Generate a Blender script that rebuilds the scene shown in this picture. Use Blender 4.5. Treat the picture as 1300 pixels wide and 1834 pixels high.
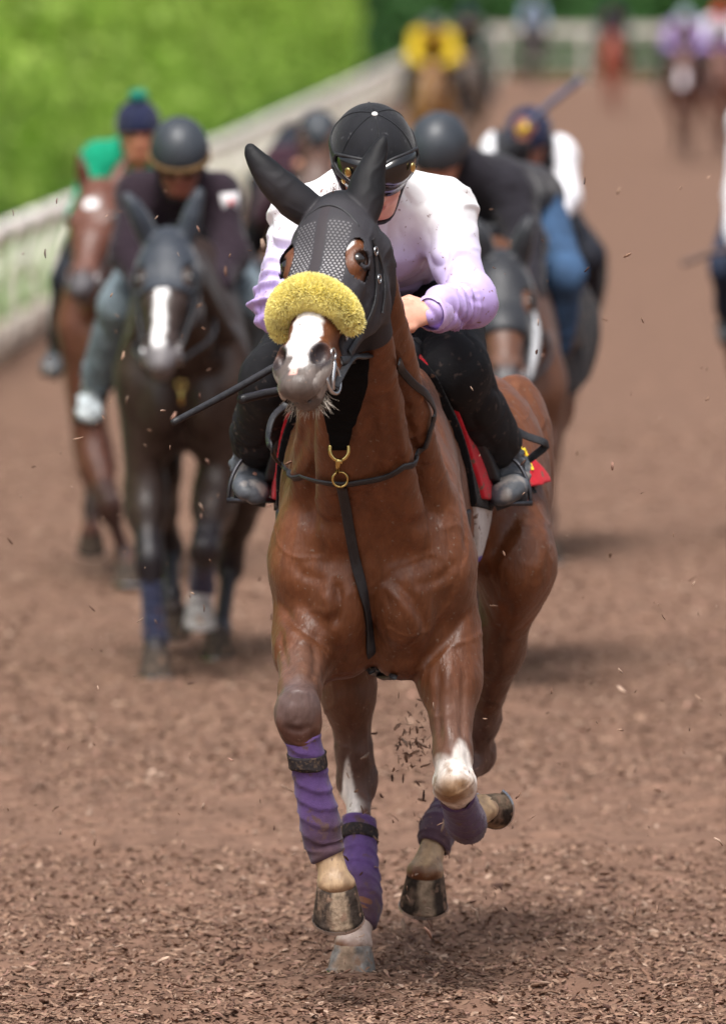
import bpy, math, random
import numpy as np
from mathutils import Vector, Matrix
from mathutils.bvhtree import BVHTree

for o in list(bpy.data.objects):
    bpy.data.objects.remove(o)
SC = bpy.context.scene
COL = SC.collection
RNG = np.random.default_rng(7)
random.seed(7)
R = math.radians

# ------------------------------------------------------------------ camera
FPX, CAMY, CAMZ, HOR = 15840.0, -22.0, 2.52, 933.0      # focal length in photo pixels, place, pixels from centre up to the horizon
TH = math.atan2(HOR, FPX)
cam = bpy.data.cameras.new('camera')
cam.sensor_fit = 'VERTICAL'
cam.sensor_height = 36.0
cam.lens = FPX * 36.0 / 1834.0
cam.clip_start, cam.clip_end = 0.5, 2500.0
cam.dof.use_dof = True
cam.dof.focus_distance = 21.75
cam.dof.aperture_fstop = 4.0
camo = bpy.data.objects.new('camera', cam)
camo.location = (0, CAMY, CAMZ)
camo.rotation_euler = (math.pi / 2 - TH, 0, 0)
COL.objects.link(camo)
SC.camera = camo


def P(px, py, y):
    """the point at depth y that the photograph shows at pixel (px, py)"""
    u, v = px - 650.0, 917.0 - py
    d = np.array([u, FPX * math.cos(TH) + v * math.sin(TH), -FPX * math.sin(TH) + v * math.cos(TH)])
    t = (y - CAMY) / d[1]
    return np.array([0, CAMY, CAMZ]) + d * t


# ------------------------------------------------------------------ light: bright overcast
SUN_EL, SUN_AZ = R(60), R(192)
w = bpy.data.worlds.new('World')
SC.world = w
w.use_nodes = True
nt = w.node_tree
bg = nt.nodes['Background']
sky = nt.nodes.new('ShaderNodeTexSky')
sky.sky_type = 'NISHITA'
sky.sun_disc = False
sky.sun_elevation = SUN_EL
sky.sun_rotation = SUN_AZ
sky.air_density = 1.0
sky.dust_density = 6.0
sky.ozone_density = 1.0
hs = nt.nodes.new('ShaderNodeHueSaturation')
hs.inputs['Saturation'].default_value = 0.5
nt.links.new(sky.outputs[0], hs.inputs['Color'])
nt.links.new(hs.outputs[0], bg.inputs['Color'])
bg.inputs['Strength'].default_value = 0.075
sun = bpy.data.lights.new('sun', 'SUN')
sun.energy = 1.5
sun.angle = R(20)
sun.color = (1.0, 0.985, 0.96)
suno = bpy.data.objects.new('sun', sun)
# direction towards the sun: high, behind the camera and a little to the right
sd = Vector((math.sin(SUN_AZ) * math.cos(SUN_EL), math.cos(SUN_AZ) * math.cos(SUN_EL), math.sin(SUN_EL)))
suno.rotation_euler = sd.to_track_quat('Z', 'Y').to_euler()
suno.location = (4, -10, 14)
COL.objects.link(suno)
vs = SC.view_settings
vs.view_transform = 'Standard'
vs.look = 'None'
vs.gamma = 1.0
vs.exposure = 1.22
SC.cycles.use_denoising = True
SC.cycles.max_bounces = 6
SC.cycles.transparent_max_bounces = 8


# ------------------------------------------------------------------ materials
def srgb(r, g, b):
    f = lambda c: c / 12.92 if c <= 0.04045 else ((c + 0.055) / 1.055) ** 2.4
    return (f(r / 255), f(g / 255), f(b / 255))


MATS = {}


def mat(name, col=None, rough=0.6, spec=0.4, var=0.15, vscale=12.0, bump=0.0, bscale=200.0, sheen=0.0,
        coat=0.0, metal=0.0, aniso_scale=None, attr=False, dirt=None, trans=0.0, sss=0.0, wave=None):
    """procedural material: colour (or the vertex pigment 'Col') x noise variation, with bump"""
    if name in MATS:
        return MATS[name]
    m = bpy.data.materials.new(name)
    m.use_nodes = True
    nt = m.node_tree
    N, L = nt.nodes, nt.links
    b = N['Principled BSDF']
    tc = N.new('ShaderNodeTexCoord')
    mp = N.new('ShaderNodeMapping')
    L.new(tc.outputs['Object'], mp.inputs['Vector'])
    if aniso_scale:
        mp.inputs['Scale'].default_value = aniso_scale
    nz = N.new('ShaderNodeTexNoise')
    nz.inputs['Scale'].default_value = vscale
    nz.inputs['Detail'].default_value = 6
    nz.inputs['Roughness'].default_value = 0.65
    L.new(mp.outputs[0], nz.inputs['Vector'])
    rr = N.new('ShaderNodeMapRange')
    rr.inputs['From Min'].default_value, rr.inputs['From Max'].default_value = 0.3, 0.7
    rr.inputs['To Min'].default_value, rr.inputs['To Max'].default_value = 1 - var, 1 + var
    L.new(nz.outputs['Fac'], rr.inputs['Value'])
    mx = N.new('ShaderNodeMix')
    mx.data_type = 'RGBA'
    mx.blend_type = 'MULTIPLY'
    mx.inputs['Factor'].default_value = 1.0
    if attr:
        at = N.new('ShaderNodeAttribute')
        at.attribute_name = 'Col'
        L.new(at.outputs['Color'], mx.inputs['A'])
    else:
        mx.inputs['A'].default_value = (*col, 1)
    L.new(rr.outputs[0], mx.inputs['B'])
    out = mx.outputs['Result']
    if dirt:                                      # (colour, amount, scale): mud specks with a shape of their own
        dn = N.new('ShaderNodeTexNoise')
        dn.inputs['Scale'].default_value = dirt[2]
        dn.inputs['Detail'].default_value = 4
        L.new(tc.outputs['Object'], dn.inputs['Vector'])
        dr = N.new('ShaderNodeMapRange')
        dr.inputs['From Min'].default_value, dr.inputs['From Max'].default_value = 0.62 - dirt[1] * 0.2, 0.70 - dirt[1] * 0.15
        L.new(dn.outputs['Fac'], dr.inputs['Value'])
        m2 = N.new('ShaderNodeMix')
        m2.data_type = 'RGBA'
        L.new(dr.outputs[0], m2.inputs['Factor'])
        L.new(out, m2.inputs['A'])
        m2.inputs['B'].default_value = (*dirt[0], 1)
        out = m2.outputs['Result']
    L.new(out, b.inputs['Base Color'])
    r2 = N.new('ShaderNodeMapRange')
    r2.inputs['From Min'].default_value, r2.inputs['From Max'].default_value = 0.25, 0.75
    r2.inputs['To Min'].default_value, r2.inputs['To Max'].default_value = max(0.02, rough - 0.1), min(1, rough + 0.1)
    L.new(nz.outputs['Fac'], r2.inputs['Value'])
    L.new(r2.outputs[0], b.inputs['Roughness'])
    b.inputs['Specular IOR Level'].default_value = spec
    b.inputs['Metallic'].default_value = metal
    if sheen:
        b.inputs['Sheen Weight'].default_value = sheen
        b.inputs['Sheen Roughness'].default_value = 0.4
    if coat:
        b.inputs['Coat Weight'].default_value = coat
        b.inputs['Coat Roughness'].default_value = 0.25
    if trans:
        b.inputs['Transmission Weight'].default_value = trans
    if sss:
        b.inputs['Subsurface Weight'].default_value = sss
        b.inputs['Subsurface Radius'].default_value = (0.012, 0.005, 0.003)
        b.inputs['Subsurface Scale'].default_value = 0.5
    if bump:
        bn = N.new('ShaderNodeTexNoise')
        bn.inputs['Scale'].default_value = bscale
        bn.inputs['Detail'].default_value = 4
        L.new(mp.outputs[0], bn.inputs['Vector'])
        bp = N.new('ShaderNodeBump')
        bp.inputs['Strength'].default_value = bump
        bp.inputs['Distance'].default_value = 0.004
        L.new(bn.outputs['Fac'], bp.inputs['Height'])
        L.new(bp.outputs[0], b.inputs['Normal'])
    MATS[name] = m
    return m


# ------------------------------------------------------------------ object helpers
def link(o, parent=None, label=None, cat=None, group=None, kind=None):
    COL.objects.link(o)
    if parent is not None:
        o.parent = parent
    if label:
        o['label'] = label
    if cat:
        o['category'] = cat
    if group:
        o['group'] = group
    if kind:
        o['kind'] = kind
    return o


def thing(name, loc, label, cat, group=None, rz=0.0):
    o = bpy.data.objects.new(name, None)
    o.empty_display_size = 0.2
    o.location = loc
    o.rotation_euler = (0, 0, rz)
    return link(o, None, label, cat, group)


def mesh_obj(name, V, Fc, material, parent=None, smooth=True, col=None, extra=None, **kw):
    me = bpy.data.meshes.new(name)
    V = np.asarray(V, dtype=np.float32)
    if isinstance(Fc, np.ndarray):
        n, k = Fc.shape
        me.vertices.add(len(V))
        me.vertices.foreach_set('co', V.ravel())
        me.loops.add(n * k)
        me.loops.foreach_set('vertex_index', Fc.astype(np.int32).ravel())
        me.polygons.add(n)
        me.polygons.foreach_set('loop_start', np.arange(0, n * k, k, dtype=np.int32))
        me.update(calc_edges=True)
    else:
        me.from_pydata([tuple(map(float, v)) for v in V], [], [tuple(int(i) for i in f) for f in Fc])
        me.update()
    if smooth:
        me.polygons.foreach_set('use_smooth', np.ones(len(me.polygons), dtype=bool))
    if col is not None:
        a = me.color_attributes.new('Col', 'FLOAT_COLOR', 'POINT')
        c = np.ones((len(V), 4), dtype=np.float32)
        c[:, :3] = col
        a.data.foreach_set('color', c.ravel())
    for nm, arr in (extra or {}).items():
        a = me.attributes.new(nm, 'FLOAT_VECTOR', 'POINT')
        a.data.foreach_set('vector', np.asarray(arr, dtype=np.float32).ravel())
    me.materials.append(material)
    o = bpy.data.objects.new(name, me)
    return link(o, parent, **kw)


def nrm(v):
    v = np.asarray(v, dtype=float)
    return v / max(1e-9, np.linalg.norm(v))


def lerp(a, b, t):
    return np.asarray(a, float) * (1 - t) + np.asarray(b, float) * t


def sstep(x, a, b):
    t = np.clip((x - a) / (b - a), 0, 1)
    return t * t * (3 - 2 * t)


def noise3(p, scale, seed=0, octaves=3):
    """cheap smooth noise in -1..1 from sums of warped sines"""
    r = np.random.default_rng(seed)
    out = np.zeros(len(p))
    amp, tot = 1.0, 0.0
    q = np.asarray(p, float) * scale
    for k in range(octaves):
        s = 0
        for j in range(4):
            d = r.normal(size=3)
            d /= np.linalg.norm(d)
            d2 = r.normal(size=3)
            s = s + np.sin(q @ d * 2.2 + 1.6 * np.sin(q @ d2 * 1.1 + r.uniform(0, 6)) + r.uniform(0, 6))
        out += amp * s / 4
        tot += amp
        amp *= 0.55
        q = q * 2.07
    return out / tot * 1.6


# ------------------------------------------------------------------ implicit modelling on a grid
class Field:
    def __init__(s, lo, hi, h):
        s.h = h
        s.lo = np.asarray(lo, float)
        s.n = np.ceil((np.asarray(hi, float) - s.lo) / h).astype(int) + 1
        s.ax = [(s.lo[i] + h * np.arange(s.n[i])).astype(np.float32) for i in range(3)]
        s.a = np.full(tuple(s.n), 0.3, dtype=np.float32)

    def box(s, lo, hi):
        i0 = np.clip(np.floor((np.asarray(lo) - s.lo) / s.h).astype(int), 0, s.n)
        i1 = np.clip(np.ceil((np.asarray(hi) - s.lo) / s.h).astype(int) + 1, 0, s.n)
        sl = tuple(slice(i0[i], i1[i]) for i in range(3))
        X = s.ax[0][sl[0]][:, None, None]
        Y = s.ax[1][sl[1]][None, :, None]
        Z = s.ax[2][sl[2]][None, None, :]
        return sl, X, Y, Z

    def put(s, sl, d, k, op):
        a = s.a[sl]
        if a.size == 0:
            return
        d = d.astype(np.float32)
        if op == 'sub':
            d = -d
            h = np.maximum(k - np.abs(a - d), 0) / max(k, 1e-6)
            s.a[sl] = np.maximum(a, d) + h * h * (k * 0.25)
        else:
            h = np.maximum(k - np.abs(a - d), 0) / max(k, 1e-6)
            s.a[sl] = np.minimum(a, d) - h * h * (k * 0.25)

    def cone(s, a, b, ra, rb, k=0.02, op='add'):
        a, b = np.asarray(a, float), np.asarray(b, float)
        pad = max(ra, rb) + k + 2 * s.h
        sl, X, Y, Z = s.box(np.minimum(a, b) - pad, np.maximum(a, b) + pad)
        ab = b - a
        L2 = max(1e-9, ab @ ab)
        t = np.clip(((X - a[0]) * ab[0] + (Y - a[1]) * ab[1] + (Z - a[2]) * ab[2]) / L2, 0, 1)
        d = np.sqrt((X - a[0] - t * ab[0]) ** 2 + (Y - a[1] - t * ab[1]) ** 2 + (Z - a[2] - t * ab[2]) ** 2) - (ra + t * (rb - ra))
        s.put(sl, d, k, op)

    def ecap(s, a, b, wa, wb, side, k=0.03, op='add'):
        """capsule of elliptical section; wa, wb = (half width along side, half width across) at each end"""
        a, b = np.asarray(a, float), np.asarray(b, float)
        ax = b - a
        Ln = np.linalg.norm(ax)
        ax = ax / Ln
        u = np.asarray(side, float)
        u = nrm(u - ax * (u @ ax))
        v = np.cross(ax, u)
        m = max(*wa, *wb)
        pad = m + k + 2 * s.h
        sl, X, Y, Z = s.box(np.minimum(a, b) - pad, np.maximum(a, b) + pad)
        x, y, z = X - a[0], Y - a[1], Z - a[2]
        tt = x * ax[0] + y * ax[1] + z * ax[2]
        t = np.clip(tt / Ln, 0, 1)
        e = tt - t * Ln
        pu = x * u[0] + y * u[1] + z * u[2]
        pv = x * v[0] + y * v[1] + z * v[2]
        wu = wa[0] + t * (wb[0] - wa[0])
        wv = wa[1] + t * (wb[1] - wa[1])
        mm = np.minimum(wu, wv)
        d = (np.sqrt((pu / wu) ** 2 + (pv / wv) ** 2 + (e / mm) ** 2) - 1) * mm
        s.put(sl, d, k, op)

    def chain(s, pts, ws, side, k=0.03):
        for i in range(len(pts) - 1):
            s.ecap(pts[i], pts[i + 1], ws[i], ws[i + 1], side, k)

    def ell(s, c, r, M=None, k=0.03, op='add'):
        """ellipsoid; rows of M are its axes"""
        c, r = np.asarray(c, float), np.asarray(r, float)
        M = np.eye(3) if M is None else np.asarray(M, float)
        pad = max(r) + k + 2 * s.h
        sl, X, Y, Z = s.box(c - pad, c + pad)
        x, y, z = X - c[0], Y - c[1], Z - c[2]
        k0 = k1 = 0
        for i in range(3):
            p = (x * M[i][0] + y * M[i][1] + z * M[i][2]) / r[i]
            k0 = k0 + p * p
            k1 = k1 + (p / r[i]) ** 2
        k0, k1 = np.sqrt(k0), np.sqrt(k1)
        s.put(sl, k0 * (k0 - 1) / np.maximum(k1, 1e-6), k, op)

    def pts(s):
        return s.ax[0][:, None, None], s.ax[1][None, :, None], s.ax[2][None, None, :]

    def mesh(s, arr=None):
        """naive surface nets"""
        a = s.a if arr is None else arr
        m = a < 0
        n = a.shape
        c = np.zeros(tuple(k - 1 for k in n), dtype=np.uint8)
        for i in (0, 1):
            for j in (0, 1):
                for k in (0, 1):
                    c += m[i:n[0] - 1 + i, j:n[1] - 1 + j, k:n[2] - 1 + k]
        act = np.argwhere((c > 0) & (c < 8))
        idx = np.full(c.shape, -1, dtype=np.int32)
        idx[act[:, 0], act[:, 1], act[:, 2]] = np.arange(len(act))
        acc = np.zeros((len(act), 3))
        cnt = np.zeros(len(act))
        cor = np.array([(i, j, k) for i in (0, 1) for j in (0, 1) for k in (0, 1)])
        val = [a[act[:, 0] + q[0], act[:, 1] + q[1], act[:, 2] + q[2]] for q in cor]
        for i in range(8):
            for j in range(i + 1, 8):
                if np.abs(cor[i] - cor[j]).sum() == 1:
                    vi, vj = val[i], val[j]
                    x = (vi < 0) != (vj < 0)
                    t = np.where(x, vi / np.where(x, vi - vj, 1), 0)
                    acc += np.where(x[:, None], cor[i] + t[:, None] * (cor[j] - cor[i]), 0)
                    cnt += x
        V = s.lo + s.h * (act + acc / cnt[:, None])
        Q = []
        for axis in range(3):
            m0 = np.take(m, range(0, n[axis] - 1), axis)
            m1 = np.take(m, range(1, n[axis]), axis)
            e = np.argwhere(m0 != m1)
            o1, o2 = [q for q in range(3) if q != axis]
            ok = (e[:, o1] > 0) & (e[:, o2] > 0) & (e[:, o1] < n[o1] - 1) & (e[:, o2] < n[o2] - 1)
            e = e[ok]
            fl = m0[e[:, 0], e[:, 1], e[:, 2]]

            def cell(d1, d2):
                q = e.copy()
                q[:, o1] -= d1
                q[:, o2] -= d2
                return idx[q[:, 0], q[:, 1], q[:, 2]]
            qd = np.stack([cell(1, 1), cell(0, 1), cell(0, 0), cell(1, 0)], 1)
            flip = fl if axis != 1 else ~fl
            qd = np.where(flip[:, None], qd, qd[:, ::-1])
            Q.append(qd)
        return V, np.concatenate(Q)


def vnormals(V, Q):
    n = np.cross(V[Q[:, 2]] - V[Q[:, 0]], V[Q[:, 3]] - V[Q[:, 1]])
    out = np.zeros_like(V)
    for j in range(Q.shape[1]):
        for i in range(3):
            out[:, i] += np.bincount(Q[:, j], n[:, i], len(V))
    return out / np.maximum(1e-12, np.linalg.norm(out, axis=1))[:, None]


# ------------------------------------------------------------------ swept shapes
def resample(pts, n):
    pts = np.asarray(pts, float)
    # Catmull-Rom through the points, then equal spacing
    q = np.vstack([2 * pts[0] - pts[1], pts, 2 * pts[-1] - pts[-2]])
    out = []
    for i in range(1, len(q) - 2):
        t = np.linspace(0, 1, 12, endpoint=False)[:, None]
        p0, p1, p2, p3 = q[i - 1], q[i], q[i + 1], q[i + 2]
        out.append(0.5 * (2 * p1 + (p2 - p0) * t + (2 * p0 - 5 * p1 + 4 * p2 - p3) * t ** 2 + (3 * p1 - p0 - 3 * p2 + p3) * t ** 3))
    out = np.vstack(out + [pts[-1:]])
    L = np.r_[0, np.cumsum(np.linalg.norm(np.diff(out, axis=0), axis=1))]
    u = np.linspace(0, L[-1], n)
    return np.stack([np.interp(u, L, out[:, i]) for i in range(3)], 1)


def ribbon_geo(pts, nors, width, thick):
    """strap of rectangular section with rounded edges lying on a surface"""
    pts, nors = np.asarray(pts, float), np.asarray(nors, float)
    n = len(pts)
    w = np.broadcast_to(np.asarray(width, float), (n,))
    tg = np.gradient(pts, axis=0)
    V = []
    prof = [(-1, -1), (-1, 0.4), (-0.8, 1), (0.8, 1), (1, 0.4), (1, -1)]
    for i in range(n):
        t = nrm(tg[i])
        nn = nrm(nors[i] - t * (nors[i] @ t))
        sd_ = np.cross(t, nn)
        for a, b in prof:
            V.append(pts[i] + sd_ * a * w[i] / 2 + nn * (b + 1) / 2 * thick)
    k = len(prof)
    Fc = [[i * k + j, (i + 1) * k + j, (i + 1) * k + (j + 1) % k, i * k + (j + 1) % k] for i in range(n - 1) for j in range(k)]
    Fc.append(list(range(k))[::-1])
    Fc.append([(n - 1) * k + j for j in range(k)])
    return V, Fc


def tube_geo(pts, rad, seg=10, up=(0.3, 0.5, 0.8), closed=False):
    pts = np.asarray(pts, float)
    n = len(pts)
    rad = np.broadcast_to(np.asarray(rad, float), (n,))
    if closed:
        tg = np.roll(pts, -1, 0) - np.roll(pts, 1, 0)
    else:
        tg = np.gradient(pts, axis=0)
    V = []
    u = None
    for i in range(n):
        t = nrm(tg[i])
        u0 = np.asarray(up, float) if u is None else u
        u = nrm(u0 - t * (u0 @ t))
        v = np.cross(t, u)
        for j in range(seg):
            an = 2 * math.pi * j / seg
            V.append(pts[i] + rad[i] * (math.cos(an) * u + math.sin(an) * v))
    Fc = []
    for i in range(n if closed else n - 1):
        i2 = (i + 1) % n
        for j in range(seg):
            Fc.append([i * seg + j, i * seg + (j + 1) % seg, i2 * seg + (j + 1) % seg, i2 * seg + j])
    if not closed:
        Fc.append(list(range(seg))[::-1])
        Fc.append([(n - 1) * seg + j for j in range(seg)])
    return V, Fc


def ring_geo(c, ax, r, tr, n=24, seg=8, arc=(0, 360)):
    ax = nrm(ax)
    u = nrm(np.cross(ax, (0.31, 0.2, 0.9)))
    v = np.cross(ax, u)
    full = arc[1] - arc[0] >= 360
    an = np.radians(np.linspace(arc[0], arc[1], n, endpoint=not full))
    pts = [np.asarray(c) + r * (math.cos(a) * u + math.sin(a) * v) for a in an]
    return tube_geo(pts, tr, seg, closed=full)


def loft_geo(secs, cap=True):
    """secs: list of closed rings (each k x 3)"""
    k = len(secs[0])
    V = np.vstack(secs)
    Fc = [[i * k + j, i * k + (j + 1) % k, (i + 1) * k + (j + 1) % k, (i + 1) * k + j] for i in range(len(secs) - 1) for j in range(k)]
    if cap:
        Fc.append(list(range(k))[::-1])
        Fc.append([(len(secs) - 1) * k + j for j in range(k)])
    return V, Fc


def merge(*geos):
    V, Fc, n = [], [], 0
    for v, f in geos:
        v = np.asarray(v, float)
        V.append(v)
        Fc += [[int(i) + n for i in q] for q in f]
        n += len(v)
    return np.vstack(V), Fc


def box_geo(c, ax, half):
    """box with half sizes along the three rows of ax"""
    c, ax = np.asarray(c, float), np.asarray(ax, float)
    V = [c + sum(s * h * a for s, h, a in zip(q, half, ax)) for q in [(i, j, k) for i in (-1, 1) for j in (-1, 1) for k in (-1, 1)]]
    return V, [[0, 1, 3, 2], [4, 6, 7, 5], [0, 4, 5, 1], [2, 3, 7, 6], [0, 2, 6, 4], [1, 5, 7, 3]]

# ------------------------------------------------------------------ horse
def head_frame(poll, muzzle, Fd):
    L = nrm(np.asarray(muzzle) - poll)
    Fv = np.asarray(Fd, float)
    Fv = nrm(Fv - L * (Fv @ L))
    S = np.cross(Fv, L)
    return np.stack([S, Fv, L])                   # rows: sideways (horse's left), front of the face, down the nose


def horse_field(sp):
    """one continuous implicit surface of the whole animal, in the horse's own frame (chest at the origin, facing -y)"""
    h = sp['res']
    bend = sp.get('bend', 0.0)
    cx = lambda y: bend * max(0.0, y - .45) ** 2
    lg = sp['legs']
    allp = [p for l in lg.values() for p in l['j']] + [sp['poll'], sp['muzzle']]
    allp = np.array(allp)
    lo = np.minimum(allp.min(0) - 0.2, [-0.42, -0.3, 0.7])
    hi = np.maximum(allp.max(0) + 0.2, [0.42 + cx(1.7), 1.98, 1.72])
    lo[2] = max(lo[2], -0.02)
    hi[2] = max(hi[2], sp['poll'][2] + 0.3)
    if 'clip' in sp:                               # a finer look at one region only
        lo, hi = np.maximum(lo, sp['clip'][0]), np.minimum(hi, sp['clip'][1])
    F = Field(lo, hi, h)
    X1 = np.array([1.0, 0, 0])
    # trunk
    st = [(0.04, 1.13, .135, .20), (0.16, 1.17, .19, .30), (0.32, 1.19, .205, .365), (0.50, 1.20, .228, .375), (0.80, 1.195, .252, .335),
          (1.08, 1.225, .245, .28), (1.32, 1.265, .225, .245), (1.55, 1.27, .17, .19)]
    F.chain([(cx(y), y, z) for y, z, a, b in st], [(a, b) for y, z, a, b in st], X1, 0.05)
    F.ecap((cx(.35), .35, 1.40), (cx(.72), .72, 1.40), (.10, .215), (.09, .15), X1, 0.06)      # withers
    # neck
    H = head_frame(sp['poll'], sp['muzzle'], sp['fd'])
    hp = lambda s, f, l: np.asarray(sp['poll']) + s * H[0] + f * H[1] + l * H[2]
    n0, n3 = np.array([0, .20, 1.30]), hp(0, -.125, .07)
    n1, n2 = lerp(n0, n3, .36) + (0, -.02, -.015), lerp(n0, n3, .70) + (0, -.01, -.01)
    F.chain([n0, n1, n2, n3], [(.165, .30), (.118, .225), (.086, .165), (.072, .115)], lerp(X1, H[0], .4), 0.06)
    ncrest = np.cross(nrm(n3 - n0), X1)
    for sgn in (-1, 1):
        s = sgn
        # neck straps of muscle and windpipe ridge
        F.cone(hp(.055 * s, -.19, .16), (.085 * s, -.035, 1.16), .032, .056, .026)
        F.cone(hp(.065 * s, -.15, .06), (.155 * s, .07, 1.22), .036, .056, .028)
        F.cone(hp(.03 * s, -.21, .12), (.03 * s, -.07, 1.18), .03, .045, .022)
        # shoulder blade, point of the shoulder, upper arm
        F.ecap((.09 * s, .40, 1.47), (.155 * s, .10, 1.13), (.07, .12), (.095, .14), X1, 0.05)
        F.ell((.160 * s, .05, 1.09), (.082, .095, .135), None, 0.045)
        F.ell((.180 * s, .22, 1.06), (.068, .13, .15), None, 0.04)
        # breast muscles
        F.ell((.080 * s, -.018, 1.005), (.080, .088, .130), None, 0.03)
        F.ell((.075 * s, .07, .90), (.09, .10, .10), None, 0.03)
        # quarters
        F.ell((cx(1.35) + .125 * s, 1.36, 1.255), (.135, .26, .25), None, 0.06)
        F.ell((cx(1.6) + .09 * s, 1.58, 1.26), (.11, .16, .24), None, 0.06)
        F.ell((cx(1.1) + .165 * s, 1.10, 1.345), (.07, .13, .10), None, 0.06)
        F.cone((.163 * s, -.085, 1.10), (.125 * s, -.105, .93), .007, .009, .022, 'sub')
        F.cone((.10 * s, -.14, 1.19), (.17 * s, -.06, 1.22), .008, .008, .04, 'sub')
    # breast groove
    F.cone((-.035, -.118, 1.03), (-.045, -.11, .90), .008, .007, .016, 'sub')
    F.cone((.045, -.118, 1.04), (.02, -.11, .88), .006, .008, .016, 'sub')
    F.cone((0, -.125, 1.10), (0, -.10, .88), .012, .012, .03, 'sub')
    # legs
    for nm, l in lg.items():
        j = [np.asarray(p, float) for p in l['j']]
        s = 1 if nm[1] == 'l' else -1
        sc = l.get('w', 1.0)
        if nm[0] == 'f':
            el, kn, fe, co = j
            F.ecap((.165 * s, .08, 1.08), el, (.085, .12), (.075, .10), X1, 0.05)
            mid = lerp(el, kn, .38)
            fw = nrm(np.cross(kn - el, X1))
            F.chain([el, mid, lerp(el, kn, .8), kn], [(.074, .098), (.068, .080), (.046, .052), (.044, .048)], X1, 0.03)
            F.ell(lerp(el, kn, .22) + fw * -.02, (.072, .08, .12), None, .05)
            kM = np.stack([X1, nrm(np.cross(X1, fe - kn)), nrm(fe - kn)])
            F.ell(kn, (.053 * sc, .050, .066), kM, .018)
            for q_ in (-1, 1):
                F.ell(kn + X1 * .030 * q_ * sc + nrm(fe - kn) * .012, (.026, .036, .040), kM, .012)
                F.cone(lerp(el, kn, .35) + X1 * .022 * q_ - fw * .03, kn + X1 * .018 * q_ - fw * .02, .026, .018, .02)
            F.ell(kn + nrm(fe - kn) * .05, (.046 * sc, .042, .04), kM, .02)
        else:
            sti, kn, fe, co = j
            hip = np.array([cx(1.36) + .16 * s, 1.34, 1.24])
            F.ecap(hip, sti, (.125, .215), (.098, .14), X1, 0.07)
            F.ell(sti, (.088, .11, .12), None, .05)
            mid = lerp(sti, kn, .42)
            F.chain([sti, mid, lerp(sti, kn, .82), kn], [(.085, .125), (.064, .088), (.040, .052), (.042, .052)], X1, 0.04)
            bk = nrm(nrm(kn - sti) + nrm(kn - fe))
            F.cone(kn, kn + bk * .065 + (0, 0, .025), .036, .024, .03)
            F.cone(lerp(sti, kn, .45) + bk * .05, kn + bk * .068 + (0, 0, .03), .03, .014, .03)
            F.ell(kn, (.051 * sc, .052, .062), None, .025)
        F.cone(lerp(kn, fe, .12), fe, .032, .029, .03)
        F.cone(lerp(kn, fe, .2) + nrm(np.cross(X1, fe - kn)) * -.018, fe + nrm(np.cross(X1, fe - kn)) * -.02, .018, .022, .02)
        F.ell(fe, (.041, .043, .045), None, .02)
        F.cone(fe, co, .033, .039, .02)
        F.ell(co, (.047, .046, .03), None, .015)
    # tail dock and tail
    tl = sp.get('tail', [(cx(1.72), 1.70, 1.42), (cx(1.78), 1.86, 1.36), (cx(1.8), 1.93, 1.12), (cx(1.8), 1.93, .85)])
    for i in range(len(tl) - 1):
        F.cone(tl[i], tl[i + 1], (.05, .05, .06)[i], (.05, .06, .02)[i], .03)
    # head
    e = lambda s, f, l, r, k=.03, op='add', M=None: F.ell(hp(s, f, l), r, H if M is None else M, k, op)
    e(0, -.075, .075, (.085, .085, .12))                                   # skull
    F.ecap(hp(0, -.055, .12), hp(0, -.05, .30), (.092, .062), (.070, .052), H[0], .04)
    F.ecap(hp(0, -.05, .30), hp(0, -.042, .50), (.068, .050), (.046, .040), H[0], .04)   # nose bone
    F.ecap(hp(0, -.11, .28), hp(0, -.085, .50), (.052, .075), (.042, .048), H[0], .04)   # face depth
    for s in (-1, 1):
        e(.078 * s, -.035, .195, (.034, .030, .048), .025)                 # eye socket rim
        e(.062 * s, -.155, .19, (.032, .095, .105), .04)                   # cheek disc
        F.cone(hp(.040 * s, -.19, .26), hp(.028 * s, -.115, .50), .024, .022, .03)   # jaw bar
        F.cone(hp(.075 * s, -.062, .25), hp(.052 * s, -.075, .38), .016, .010, .02)  # facial crest
        e(.042 * s, -.034, .508, (.036, .036, .054), .02)                  # nostril wing
        er = sp['ears'][0 if s < 0 else 1]
        eb = hp(.060 * s, -.065, .015)
        m1, tip = np.asarray(er[0]), np.asarray(er[1])
        sdv = np.cross(nrm(tip - eb), H[1])
        q_ = 22
        ew_s = sp.get('earw', 1.0)
        ts = np.linspace(0, 1, q_)
        ep = [(1 - t) ** 2 * eb + 2 * t * (1 - t) * (2 * m1 - (eb + tip) / 2) + t * t * tip for t in ts]
        ew = np.interp(ts, [0, .2, .45, .7, .9, 1], [.030, .036, .031, .020, .009, .002]) * ew_s
        for i_ in range(q_ - 1):
            F.cone(ep[i_], ep[i_ + 1], ew[i_], ew[i_ + 1], .012)
        fr_ = nrm(H[1] - .3 * H[2])
        F.cone(lerp(ep[5], ep[5] + fr_ * .034, 1), ep[15] + fr_ * .020, .012 * ew_s, .006, .02, 'sub')
    e(0, -.055, .545, (.056, .058, .058), .03)                             # muzzle
    e(0, -.030, .588, (.046, .038, .034), .02)                             # upper lip
    e(0, -.098, .565, (.036, .028, .038), .02)                             # lower lip and chin
    for s in (-1, 1):
        M = np.stack([nrm(H[0] + .35 * s * H[2]), H[1], nrm(H[2] - .35 * s * H[0])])
        e(.055 * s, -.010, .508, (.0195, .029, .034), .008, 'sub', M)       # nostril
        e(.108 * s, -.026, .203, (.021, .020, .021), .010, 'sub')
    F.cone(hp(-.05, -.074, .592), hp(.05, -.074, .592), .005, .005, .008, 'sub')     # mouth line
    F.cone(hp(.05, -.074, .592), hp(.056, -.082, .52), .005, .003, .008, 'sub')
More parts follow.
